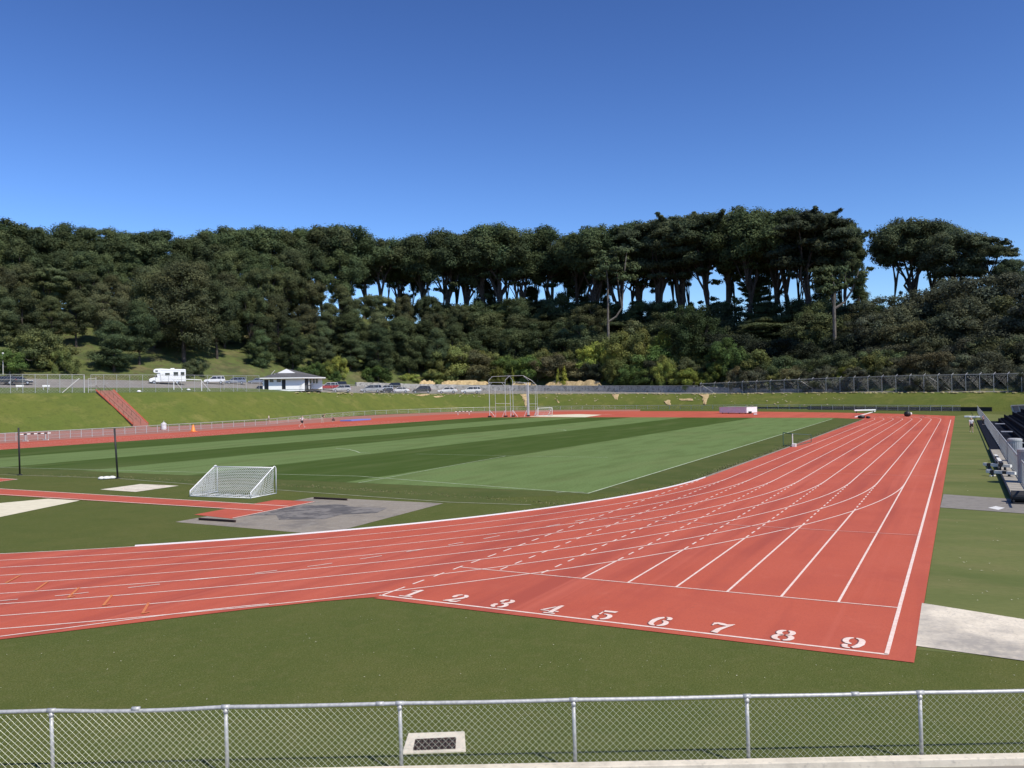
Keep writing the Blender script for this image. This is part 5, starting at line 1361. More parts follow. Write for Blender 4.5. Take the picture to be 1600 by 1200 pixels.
q = gp(420, 660.6); person('person in cream top and olive shorts on the outer strip left of the runner', (q.x, q.y, .01), face_cam(420)+2.6, 1.45, 'walk', (.62, .58, .50), (.10, .10, .07))
q = gp(521, 659.2); person('person crouching low in dark clothing left of the blue landing mat', (q.x, q.y, .01), face_cam(521), 1.75, 'crouch', (.12, .05, .05), (.02, .02, .02), legs_bare=False)
q = gp(1518, 675.8); person('person in white shirt, black shorts and reddish cap walking on the side grass', (q.x, q.y, .004), math.pi+.15, 1.5, 'walk', (.78, .74, .72), (.012, .012, .014), cap=(.62, .36, .30), swing=.22)
q = gp(1537, 664.5); person('person in pale pink top standing in the dark by the railing', (q.x, q.y+.05, .06), math.pi+.8, 1.15, 'stand', (.58, .36, .31), (.02, .02, .03), swing=.05, legs_bare=False)

# ------------------------------------------------------------------ trees and shrubs
def leaf_mesh(name, pads, n_each, size, rs, mat_, elong=1.7, up=.35, shell=.45, tone=(.72, 1.28)):
    """many small leaf tufts filling ellipsoid pads: pads = [(centre, (rx, ry, rz))]"""
    C_ = np.array([p[0] for p in pads]); Q = np.array([p[1] for p in pads]); N = len(pads)
    vol = Q.prod(1)**(2/3); cnt = np.maximum(12, (n_each*vol/vol.mean()).astype(int))
    idx = np.repeat(np.arange(N), cnt); K = len(idx)
    d = rs.normal(size=(K, 3)); d /= np.linalg.norm(d, axis=1)[:, None]
    rr = rs.uniform(0, 1, K)**shell
    pos = C_[idx]+d*rr[:, None]*Q[idx]*(1+.16*rs.normal(size=K))[:, None]
    nrm = d*1.15+rs.normal(size=(K, 3))*.45+np.array([0, 0, up]); nrm /= np.linalg.norm(nrm, axis=1)[:, None]
    a = np.cross(nrm, rs.normal(size=(K, 3))); a /= np.linalg.norm(a, axis=1)[:, None]; b = np.cross(nrm, a)
    s_ = size*rs.uniform(.6, 1.4, K)[:, None]
    a = a*s_*elong*.5; b = b*s_*.5
    v = np.empty((K, 4, 3)); v[:, 0] = pos-a; v[:, 1] = pos+b*.9-a*.1; v[:, 2] = pos+a; v[:, 3] = pos-b*.9+a*.15
    me = bpy.data.meshes.new(name); me.vertices.add(K*4); me.loops.add(K*4); me.polygons.add(K)
    me.vertices.foreach_set('co', v.astype(np.float32).ravel()); me.loops.foreach_set('vertex_index', np.arange(K*4, dtype=np.int32))
    me.polygons.foreach_set('loop_start', np.arange(0, K*4, 4, dtype=np.int32)); me.polygons.foreach_set('loop_total', np.full(K, 4, dtype=np.int32))
    me.update(); me.validate()
    tn = rs.uniform(*tone, N)[idx]*rs.uniform(.88, 1.12, K); wm = rs.uniform(-.08, .07, N)[idx]
    col = np.stack([tn*(1+wm), tn, tn*(1-wm), np.ones(K)], 1)
    ca = me.color_attributes.new('tone', 'FLOAT_COLOR', 'CORNER'); ca.data.foreach_set('color', np.repeat(col, 4, 0).astype(np.float32).ravel())
    me.materials.append(mat_); return me
def wavy(p0, p1, n, amp, rs):
    p0, p1 = np.array(p0, float), np.array(p1, float); out_ = []
    off = np.zeros(3)
    for i in range(n+1):
        t = i/n; off = off*.6+rs.normal(size=3)*amp*(0 if i in (0, n) else 1); out_.append(Vector(p0*(1-t)+p1*t+off*math.sin(math.pi*min(t*1.3, 1))))
    return out_
PROTO = {}
def proto(key, trunk_mb, bark, crown_me):
    PROTO[key] = (trunk_mb.mesh('trunk') if not trunk_mb.mats else trunk_mb.mesh('trunk'), crown_me)
    if not PROTO[key][0].materials: PROTO[key][0].materials.append(bark)
# nominal height 30
def umbrella(key, seed, crown_base=.55, spread=8.0, nl=7, npad=58, lean=0., plate=False, padr=2.1, flat=.62, inner=0):
    rs = np.random.RandomState(seed); mb = MB(); H = 30.
    fork = H*(crown_base-.36+rs.uniform(-.12, .10))
    base = (0, 0, -1.0); top = (lean, rs.uniform(-.6, .6), fork)
    tp = wavy(base, top, 5, .22, rs); mb.tube(tp, [.75, .62, .55, .50, .47, .45], 7, cap=False)
    pads = []; tips = []
    for i in range(nl):
        an = 2*math.pi*(i+rs.uniform(-.3, .3))/nl; rad = spread*rs.uniform(.25, .85); zt = H*rs.uniform(.72, .93)
        if i == 0: rad = .5
        p1 = (top[0]+rad*math.cos(an), top[1]+rad*math.sin(an), zt)
        lp = wavy(top, p1, 5, .95, rs)
        # limbs leave steeply and curve outwards
        for k, q in enumerate(lp):
            t = k/5; q.x = top[0]+(q.x-top[0])*t**.55; q.y = top[1]+(q.y-top[1])*t**.55
        mb.tube(lp, [.38, .31, .26, .21, .15, .08], 6, cap=False); tips.append(Vector(p1))
        for j in range(2):
            k = rs.randint(2, 4); q0 = lp[k]; ang = an+rs.uniform(-1.2, 1.2); L_ = spread*rs.uniform(.3, .55)
            q1 = q0+Vector((L_*math.cos(ang), L_*math.sin(ang), rs.uniform(1.0, 3.8))); q1.z = max(q1.z, H*(crown_base+.03)); mb.tube(wavy(q0, q1, 3, .3, rs), [.16, .12, .09, .05], 5, cap=False); tips.append(q1)
    zc = H*(crown_base+.5*(1-crown_base)-.02); hz_ = H*(1-crown_base)*.5
    for q in tips: pads.append((tuple(q), (padr*rs.uniform(.8, 1.25), padr*rs.uniform(.8, 1.25), padr*flat*rs.uniform(.8, 1.2))))
    while len(pads) < npad:
        an = rs.uniform(0, 2*math.pi); u = rs.uniform(-.55, 1); ro = math.sqrt(max(0, 1-u*u))*rs.uniform(.55, 1.)**.5
        bump = 1+.16*math.sin(3*an+seed)+.1*math.sin(5*an+2*seed)
        r_ = padr*rs.uniform(.6, 1.2)
        c = (lean*1.1+spread*bump*ro*math.cos(an), spread*bump*ro*math.sin(an), zc+hz_*u*(.92+.16*rs.uniform()))
        pads.append((c, (r_*(1.3 if plate else 1.), r_*(1.3 if plate else 1.), r_*flat*(.8 if plate else 1.))))
    if plate:       # spiky leader tips and sweeping layers
        for i in range(14):
            an = rs.uniform(0, 2*math.pi); rr = spread*rs.uniform(.2, 1.15); z = zc+hz_*rs.uniform(-.5, 1.0)*(1-.4*rr/spread)
            for k in range(4): pads.append(((lean+(rr+k*.9)*math.cos(an), (rr+k*.9)*math.sin(an), z+k*.55), (1.2-.2*k, 1.2-.2*k, .5)))
    # ragged underside: smaller clumps hanging on the limbs below the main canopy
    for i in range(int(npad*.12)):
        q = tips[rs.randint(len(tips))]; f_ = rs.uniform(.25, .8); c = (top[0]+(q.x-top[0])*f_**.6+rs.normal()*.8, top[1]+(q.y-top[1])*f_**.6+rs.normal()*.8, top[2]+(q.z-top[2])*f_+rs.uniform(-.5, 1.))
        c = (c[0], c[1], max(c[2], H*(crown_base-.07))); r_ = padr*rs.uniform(.35, .65); pads.append((c, (r_*1.2, r_*1.2, r_*.55)))
    for i in range(inner):   # stray lower tufts on the bare trunks
        q = tp[3].lerp(tp[5], rs.uniform(0, 1)); an = rs.uniform(0, 6.28); L_ = rs.uniform(1.5, 4.)
        e = q+Vector((L_*math.cos(an), L_*math.sin(an), rs.uniform(.3, 2.2))); mb.tube([q, q.lerp(e, .5)+Vector((0, 0, -.3)), e], [.10, .07, .03], 4, cap=False); rr_ = rs.uniform(.6, 1.6); pads.append((tuple(e), (rr_, rr_, rr_*.6)))
    proto(key, mb, M['bark'], leaf_mesh('crown', pads, 460, .30, rs, M['needle'], elong=2.1))
def fullpine(key, seed, spread=7.5, base=.16, npad=80, padr=1.9, taper=.75):
    rs = np.random.RandomState(seed); mb = MB(); H = 30.
    tp = wavy((0, 0, -1), (rs.uniform(-1, 1), rs.uniform(-1, 1), H*.93), 8, .25, rs); mb.tube(tp, [.62*(1-.11*k) for k in range(9)], 7, cap=False)
    pads = []
    for i in range(npad):
        t = base+(1-base)*(i+rs.uniform())/npad; an = rs.uniform(0, 2*math.pi)
        env = spread*min(1, (t-base+.12)*4)*(1-max(0, (t-.45)/.55)**1.6*taper)
        env *= 1+.22*math.sin(t*19+seed)+.12*math.sin(2*an+t*9)
        rr = env*rs.uniform(.25, 1.)**.6; z = H*t*.97
        k = min(7, int(t*8)); q0 = tp[k]
        c = Vector((q0.x+rr*math.cos(an), q0.y+rr*math.sin(an), z))
        r_ = padr*rs.choice([.55, .8, 1., 1.25, 1.6]); pads.append((tuple(c), (r_*1.15, r_*1.15, r_*.82)))
        if i % 3 == 0 and rr > 2: mb.tube([q0.lerp(tp[min(8, k+1)], .3), c.lerp(q0, .5)+Vector((0, 0, -.2)), c], [.13, .09, .04], 4, cap=False)
    for k in range(3): pads.append(((tp[8].x+rs.uniform(-.6, .6), tp[8].y+rs.uniform(-.6, .6), H*(.93+.03*k)), (1.7-.35*k, 1.7-.35*k, 1.1)))
    proto(key, mb, M['bark'], leaf_mesh('crown', pads, 400, .31, rs, M['needle'], elong=2.1))
def broad(key, seed, H=12., spread=5., npad=46, padr=1.35, n_each=150, size=.34, low=.12, sprawl=False):
    rs = np.random.RandomState(seed); mb = MB()
    tp = wavy((0, 0, -.6), (rs.uniform(-.5, .5), rs.uniform(-.5, .5), H*.5), 3, .12, rs); mb.tube(tp, [H*.028, H*.022, H*.018, H*.014], 6, cap=False)
    pads = []
    lobes = [(rs.uniform(-.5, .5)*spread, rs.uniform(-.5, .5)*spread, H*rs.uniform(.45, .78), rs.uniform(.42, .62)) for _ in range(6)]
    for i in range(npad):
        lx, ly, lz, lr = lobes[rs.randint(6)]; an = rs.uniform(0, 2*math.pi); u = rs.uniform(-.9, 1); ro = math.sqrt(1-u*u)
        c = (lx+spread*lr*ro*math.cos(an), ly+spread*lr*ro*math.sin(an), max(H*low, min(H*.97, lz+H*.30*u)))
        r_ = padr*rs.uniform(.6, 1.2); pads.append((c, (r_, r_, r_*.8)))
    for i in range(10):
        an = rs.uniform(0, 6.28); pads.append(((spread*.72*math.cos(an), spread*.72*math.sin(an), H*rs.uniform(low, .4)), (padr, padr, padr*.8)))
    for i in range(5):
        c = pads[rs.randint(len(pads))][0]; mb.tube(wavy(tp[2], c, 3, .2, rs), [H*.013, H*.010, H*.007, H*.003], 5, cap=False)
    proto(key, mb, M['barkpale'], leaf_mesh('crown', pads, n_each, size, rs, M['leaf'], elong=1.35, up=.25, tone=(.65, 1.35)))
def spire(key, seed, H=6.):
    rs = np.random.RandomState(seed); mb = MB(); mb.tube([(0, 0, -.4), (.05, 0, H*.9)], [.12, .03], 5, cap=False); pads = []
    for i in range(16):
        t = (i+.5)/16; r_ = 1.15*(1-t)**.7+.18; an = rs.uniform(0, 6.28); pads.append(((r_*.4*math.cos(an), r_*.4*math.sin(an), H*(.06+.92*t)), (r_*.75, r_*.75, .6)))
    proto(key, mb, M['barkpale'], leaf_mesh('crown', pads, 90, .28, rs, M['leaf'], elong=1.5, up=.4))
for i, (cb, sp_, nl, npd, ln) in enumerate([(.52, 8., 7, 62, .4), (.56, 7., 6, 54, -1.2), (.50, 8.8, 8, 68, 1.0), (.60, 7.4, 6, 52, .2), (.54, 6.4, 5, 50, -.5), (.47, 7.8, 7, 66, .8)]):
    umbrella(f'U{i}', 20+i, cb+[.09, .0, .10, .05, -.06, .02][i], sp_, nl, npd, ln, inner=[1, 4, 2, 3, 5, 3][i], flat=.95)
for i, (cb, sp_, nl, npd, ln) in enumerate([(.50, 8.2, 7, 52, .5), (.56, 7.6, 6, 46, -.8), (.46, 8.8, 8, 56, .2)]):
    umbrella(f'P{i}', 40+i, cb+[.08, -.02, .05][i], sp_, nl, npd, ln, plate=True, inner=5)
for i, (sp_, bs, npd) in enumerate([(7.6, .14, 88), (8.4, .20, 90), (6.8, .10, 84), (8.0, .26, 82), (7.2, .05, 96)]): fullpine(f'F{i}', 60+i, sp_, bs, npd)
for i, (h, sp_) in enumerate([(12, 5.2), (11, 5.8), (13, 4.6), (10, 5.5)]): broad(f'B{i}', 80+i, h, sp_, npad=70, n_each=380, size=.20)
for i, (h, sp_) in enumerate([(5, 3.2), (4.2, 3.6), (5.5, 2.8), (3.6, 3.4)]): broad(f'S{i}', 90+i, h, sp_, npad=38, padr=.85, n_each=260, size=.16, low=.05)
spire('C0', 99)
NOMH = {'U': 30., 'P': 30., 'F': 30.}
PH = {}
for k_, (tm, cm) in PROTO.items():
    co_ = np.empty(len(cm.vertices)*3, np.float32); cm.vertices.foreach_get('co', co_); co_ = co_.reshape(-1, 3)
    PH[k_] = (float(np.percentile(co_[:, 2], 99.6)), float(np.percentile(np.abs(co_[:, 0]), 98)))
rt = random.Random(77)
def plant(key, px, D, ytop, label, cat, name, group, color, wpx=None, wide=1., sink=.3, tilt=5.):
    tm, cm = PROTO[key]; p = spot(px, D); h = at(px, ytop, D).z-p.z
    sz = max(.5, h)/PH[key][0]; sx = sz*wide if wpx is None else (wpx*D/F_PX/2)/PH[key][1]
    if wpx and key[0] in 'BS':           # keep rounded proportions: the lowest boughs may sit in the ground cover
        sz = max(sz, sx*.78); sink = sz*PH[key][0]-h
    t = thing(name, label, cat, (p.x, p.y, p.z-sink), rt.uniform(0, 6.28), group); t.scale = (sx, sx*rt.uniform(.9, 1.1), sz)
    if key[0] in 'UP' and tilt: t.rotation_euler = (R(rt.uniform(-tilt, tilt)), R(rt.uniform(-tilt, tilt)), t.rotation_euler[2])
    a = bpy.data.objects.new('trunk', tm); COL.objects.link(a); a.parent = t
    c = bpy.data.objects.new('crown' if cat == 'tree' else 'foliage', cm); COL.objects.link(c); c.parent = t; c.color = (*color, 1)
    return t
SKY_Y = [(-80, 352), (0, 346), (30, 341), (60, 362), (85, 366), (105, 360), (130, 350), (155, 352), (180, 361), (205, 360), (230, 368), (260, 365), (290, 373), (320, 367), (345, 366), (365, 357), (400, 354), (430, 360), (465, 358),
         (500, 352), (540, 354), (565, 377), (590, 373), (615, 380), (640, 372), (680, 362), (720, 366), (760, 356), (790, 349), (830, 359), (865, 352), (905, 366), (940, 352), (965, 360), (990, 348), (1030, 346), (1060, 338), (1100, 335), (1138, 325), (1175, 330),
         (1215, 328), (1255, 331), (1290, 334), (1325, 348), (1342, 372), (1352, 392), (1366, 360), (1385, 344), (1430, 340), (1470, 346), (1505, 358), (1540, 366), (1562, 392), (1590, 408), (1620, 418), (1700, 420)]
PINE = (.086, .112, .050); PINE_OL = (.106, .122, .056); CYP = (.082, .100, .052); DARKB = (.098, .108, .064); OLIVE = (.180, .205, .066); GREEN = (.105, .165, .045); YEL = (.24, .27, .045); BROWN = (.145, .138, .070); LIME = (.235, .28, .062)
def vary(c, a=.12):
    f = 1+rt.uniform(-a, a); return tuple(max(.01, x*f*(1+rt.uniform(-.05, .05))) for x in c)
SEG = [(-200, 110, 'above the far left shrubs'), (110, 235, 'above the red stairs'), (235, 330, 'above the campervan'), (330, 408, 'above the two cars left of the clubhouse'), (408, 505, 'above the clubhouse'), (505, 640, 'above the silver parked cars'),
       (640, 762, 'above the right half of the car row'), (762, 850, 'above the throwing cage'), (850, 960, 'above the clay cut by the stone wall'), (960, 1110, 'above the bright green shrubs'), (1110, 1190, 'above the grey mat cover'), (1190, 1352, 'just left of the gap in the skyline'),
       (1352, 1480, 'just right of the gap in the skyline'), (1480, 2000, 'above the right grandstand')]
def seg(x): return next(s[2] for s in SEG if s[0] <= x < s[1])
ORD = ['first', 'second', 'third', 'fourth', 'fifth', 'sixth', 'seventh', 'eighth', 'ninth', 'tenth', 'eleventh', 'twelfth']
cnt_ = {}
def nth(kind, x):
    k = (kind, seg(x)); cnt_[k] = cnt_.get(k, 0)+1; return ORD[cnt_[k]-1]
def ridge_D(px): return node_pts(px)[4][0]
# skyline row along the ridge: x, prototype
row = [(-60, 'F0'), (-22, 'U0'), (22, 'U2'), (58, 'F1'), (92, 'U4'), (126, 'U1'), (160, 'U5'), (192, 'U0'), (226, 'U3'), (258, 'U2'), (290, 'F3'), (318, 'U4'), (346, 'F1'), (374, 'U2'), (408, 'U0'), (444, 'U5'), (476, 'U1'), (508, 'U2'), (538, 'U0'),
       (570, 'U4'), (602, 'U3'), (634, 'U1'), (664, 'U0'), (694, 'U5'), (724, 'U2'), (756, 'U3'), (790, 'U0'), (826, 'U1'), (862, 'U4'), (900, 'U3'), (938, 'U2'), (972, 'P1'), (1000, 'U5'), (1036, 'P0'), (1072, 'P2'), (1106, 'P0'), (1138, 'U4'), (1170, 'U0'),
       (1206, 'U2'), (1240, 'U3'), (1272, 'P1'), (1303, 'P2'), (1322, 'P0'), (1398, 'U3'), (1436, 'U2'), (1462, 'U0'), (1500, 'U1'), (1538, 'P1'), (1582, 'U5'), (1625, 'P2'), (1670, 'U1')]
for x, k in row:
    D = ridge_D(x)+rt.uniform(-7, 5); yt = lerp(SKY_Y, x)+rt.uniform(-1, 3)
    kind = {'U': 'tall ridge umbrella pine', 'F': 'full crowned ridge pine', 'P': 'dark layered ridge cypress'}[k[0]]
    c = vary(CYP if k[0] == 'P' or x > 1360 else PINE)
    wd = rt.uniform(1.12, 1.38)
    if x == 1322: yt = 350; wd = .55
    if x == 1303: wd = .85
    if x == 1398: wd = .62
    plant(k, x, D, yt, f'{kind} {seg(x)}, {nth(kind, x)} from left', 'tree', 'pine_tree' if k[0] != 'P' else 'cypress_tree', 'tall trees along the ridge', c, wide=wd)
# slimmer second row filling trunks between, a little behind
for x in range(552, 1350, 24):
    k = rt.choice(['U1', 'U3', 'U4', 'U0']); D = ridge_D(x)+rt.uniform(8, 20)
    plant(k, x+rt.uniform(-6, 6), D, lerp(SKY_Y, x)+rt.uniform(8, 26), f'slim pine behind ridge row {seg(x)}, {nth("slim", x)} from left', 'tree', 'pine_tree', 'tall trees along the ridge', vary(PINE), wide=rt.uniform(.42, .62), tilt=7.)
# young trees and ragged tops filling parts of the gaps behind the ridge trunks
x = 548
while x < 1352:
    if rt.random() < (.62 if x < 960 else .45):
        k = rt.choice(['F0', 'F1', 'F2', 'F3', 'P1'])
        plant(k, x, ridge_D(x)+rt.uniform(5, 16), rt.uniform(424, 476), f'half grown ridge tree {seg(x)}, {nth("half", x)} from left', 'tree', 'pine_tree', 'half grown trees on the ridge', vary(PINE), wide=rt.uniform(.8, 1.3))
    x += rt.uniform(15, 34)
# wooded slope on the left, four staggered rows down to the grass
def slope_row(x0, x1, step, frac, dy, keys, color, what, skip=(), jit=8, ytab=None, wide=(.95, 1.25)):
    x = x0
    while x < x1:
        if not any(a <= x <= b_ for a, b_ in skip):
            n4 = node_pts(x); D = n4[3][0]+(n4[4][0]-n4[3][0])*frac+rt.uniform(-3, 3)
            yt = (lerp(SKY_Y, x)+dy if ytab is None else lerp(ytab, x))+rt.uniform(-9, 9)
            k = rt.choice(keys)
            plant(k, x, D, yt, f'{what} {seg(x)}, {nth(what, x)} from left', 'tree', 'pine_tree', 'pines on the wooded slope', vary(color, .34), wide=rt.uniform(*wide))
        x += step+rt.uniform(-jit, jit)*.5
slope_row(-70, 560, 36, .80, 34, ['F0', 'F1', 'F3', 'U0', 'U5'], PINE, 'dark upper slope pine')
slope_row(-60, 720, 46, .60, 0, ['F0', 'F1', 'U2', 'F3', 'U5', 'U0', 'P1'], PINE_OL, 'olive middle slope pine', ytab=[(-60, 405), (100, 420), (200, 425), (300, 415), (420, 425), (520, 440), (600, 455), (720, 480)])
slope_row(-50, 110, 44, .42, 0, ['F2', 'F4', 'F0'], PINE_OL, 'dense lower slope pine', ytab=[(-50, 450), (110, 455)])
slope_row(120, 300, 42, .40, 0, ['F1', 'F3', 'F0'], PINE_OL, 'dense lower slope pine', ytab=[(120, 455), (200, 445), (270, 410), (300, 440)])
slope_row(352, 720, 40, .42, 0, ['F0', 'F2', 'F4', 'U1', 'F1'], PINE_OL, 'dense lower slope pine', ytab=[(350, 450), (450, 470), (560, 480), (640, 490), (700, 500)])
slope_row(418, 720, 42, .27, 0, ['F4', 'F2', 'F0'], PINE, 'shaded lower slope pine', ytab=[(410, 490), (520, 495), (600, 500), (720, 505)], wide=(1.0, 1.4))
slope_row(408, 700, 46, .15, 0, ['F2', 'F4'], PINE, 'low branched slope foot pine', ytab=[(400, 515), (470, 520), (560, 520), (620, 490), (690, 520)], wide=(1.1, 1.5))
# named foreground pines on the left grass
for k, x, fr, yt, wd, lb, c in [('F4', 178, .10, 500, 1.5, 'low wide pine with branches to the ground behind the red stairs', PINE), ('F3', 218, .16, 470, 1.1, 'dark pine just left of the campervan roof', PINE), ('F1', 288, .22, 410, 1.15, 'broad olive pine with bare pale lower trunk above the campervan', PINE_OL),
                                ('F3', 340, .26, 440, .9, 'pine with long bare trunk beside the sunlit grass clearing', PINE), ('U1', 390, .34, 452, 1., 'leaning pine at the right side of the grass clearing', PINE)]:
    n4 = node_pts(x); D = n4[3][0]+(n4[4][0]-n4[3][0])*fr; plant(k, x, D, yt, lb, 'tree', 'pine_tree', None, vary(c), wide=wd)
# dark understorey below the ridge on the right of the wood
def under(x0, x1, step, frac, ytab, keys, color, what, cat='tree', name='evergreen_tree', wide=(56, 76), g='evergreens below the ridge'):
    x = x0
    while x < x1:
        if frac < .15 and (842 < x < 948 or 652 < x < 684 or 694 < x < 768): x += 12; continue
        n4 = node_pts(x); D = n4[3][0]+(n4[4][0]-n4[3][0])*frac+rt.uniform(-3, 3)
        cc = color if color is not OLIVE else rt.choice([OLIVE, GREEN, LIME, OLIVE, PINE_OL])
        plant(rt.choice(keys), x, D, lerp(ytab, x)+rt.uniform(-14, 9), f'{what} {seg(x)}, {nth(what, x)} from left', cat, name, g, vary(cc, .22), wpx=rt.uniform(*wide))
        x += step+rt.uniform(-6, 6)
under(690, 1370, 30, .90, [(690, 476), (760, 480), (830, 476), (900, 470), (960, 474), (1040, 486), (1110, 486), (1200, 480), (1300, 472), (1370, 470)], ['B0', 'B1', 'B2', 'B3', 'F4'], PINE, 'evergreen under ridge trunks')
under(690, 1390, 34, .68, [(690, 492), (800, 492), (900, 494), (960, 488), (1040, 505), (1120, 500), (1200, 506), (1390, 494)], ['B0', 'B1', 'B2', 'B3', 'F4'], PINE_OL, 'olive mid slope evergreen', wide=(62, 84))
under(1120, 1400, 34, .42, [(1120, 528), (1200, 532), (1280, 528), (1400, 515)], ['B0', 'B2', 'B3'], (.034, .044, .024), 'shade darkened hollow evergreen', wide=(64, 84))  # leaf colour darkened to stand in for the hollow's deep shade
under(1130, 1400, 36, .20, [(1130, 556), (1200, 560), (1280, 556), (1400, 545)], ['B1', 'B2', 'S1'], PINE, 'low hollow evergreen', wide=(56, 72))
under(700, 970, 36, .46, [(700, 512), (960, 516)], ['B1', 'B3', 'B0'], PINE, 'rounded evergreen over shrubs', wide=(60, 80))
under(690, 1130, 36, .26, [(690, 548), (800, 552), (900, 548), (980, 535), (1060, 545), (1130, 555)], ['S0', 'S1', 'S2', 'S3'], OLIVE, 'mixed bank shrub', 'shrub', 'shrub', (40, 66), 'shrubs on the slope behind the wall')
under(640, 1130, 46, .13, [(640, 578), (760, 572), (900, 574), (1000, 570), (1130, 575)], ['S0', 'S1', 'S2', 'S3'], OLIVE, 'low scrub bush', 'shrub', 'shrub', (28, 46), 'shrubs on the slope behind the wall')
under(1180, 1660, 30, .04, [(1180, 586), (1300, 584), (1660, 580)], ['S1', 'S3', 'S0'], DARKB, 'fence line bush', 'shrub', 'shrub', (34, 50), 'bushes behind the tall fence')
# broadleaf evergreens on the right
for x, fr, yt, wpx, c, lb in [(1352, .80, 478, 84, PINE, 'dark rounded evergreen below the gap in the skyline'), (1398, .72, 466, 96, DARKB, 'rounded grey green evergreen right of the skyline gap'), (1448, .66, 452, 100, DARKB, 'large grey green evergreen, top level with the right pine trunks'),
                              (1500, .70, 437, 112, DARKB, 'broad olive evergreen crown below the far right pines'), (1556, .66, 432, 112, DARKB, 'broad evergreen crown second from the right edge'), (1612, .64, 430, 110, DARKB, 'tall evergreen crown cut by the right edge'), (1668, .6, 436, 110, DARKB, 'evergreen beyond the right edge of the view'),
                              (1388, .42, 520, 84, DARKB, 'dark shaded evergreen left part of the lower right thicket'), (1434, .38, 505, 90, BROWN, 'brownish evergreen in the middle of lower right thicket'), (1482, .40, 498, 96, DARKB, 'grey green evergreen behind the fence, left of the grandstand'), (1534, .36, 500, 96, DARKB, 'dense evergreen behind the fence above the walking person'), (1586, .36, 495, 96, DARKB, 'dense evergreen behind the fence above the grandstand screen'), (1640, .36, 500, 96, DARKB, 'evergreen behind the fence beyond the right edge'),
                              (1376, .56, 494, 80, DARKB, 'shadowy evergreen filling the dip below the skyline gap'), (1424, .54, 480, 92, DARKB, 'grey evergreen in the second tier right of the gap'), (1474, .54, 470, 96, PINE_OL, 'olive evergreen in the second tier above the side grass'), (1528, .52, 466, 100, DARKB, 'grey evergreen in the second tier above the grandstand'), (1584, .50, 464, 100, PINE_OL, 'olive evergreen in the second tier near right edge'), (1400, .28, 540, 76, DARKB, 'mid height dark bush left in the lower right thicket'), (1450, .26, 530, 84, PINE_OL, 'mid height olive bush in the lower right thicket'), (1500, .25, 534, 84, DARKB, 'mid height grey bush above the running lanes end'), (1550, .25, 528, 86, PINE_OL, 'mid height olive bush above the railing'), (1600, .25, 528, 86, DARKB, 'mid height grey bush at the right edge'),
                              (1412, .16, 560, 60, DARKB, 'low dark bush behind the fence left of the lower thicket'), (1462, .14, 552, 70, BROWN, 'low brownish bush close behind the tall fence'), (1512, .14, 556, 70, DARKB, 'low grey bush close behind the tall fence near the railing end'), (1562, .14, 550, 74, DARKB, 'low dense bush behind the fence above the boards'), (1612, .14, 553, 74, DARKB, 'low bush behind the fence at the right edge'),
                              (1096, .34, 478, 76, (.040, .062, .024), 'tall rounded dark green tree above the left end of tall fence'), (1130, .16, 530, 56, GREEN, 'bright green leafy tree right of the rounded dark tree')]:
    n4 = node_pts(x); D = n4[3][0]+(n4[4][0]-n4[3][0])*fr; plant(rt.choice(['B0', 'B1', 'B2', 'B3']), x, D, yt, lb, 'tree', 'evergreen_tree', 'broadleaved evergreens on the right', vary(c, .10), wpx=wpx*.92)
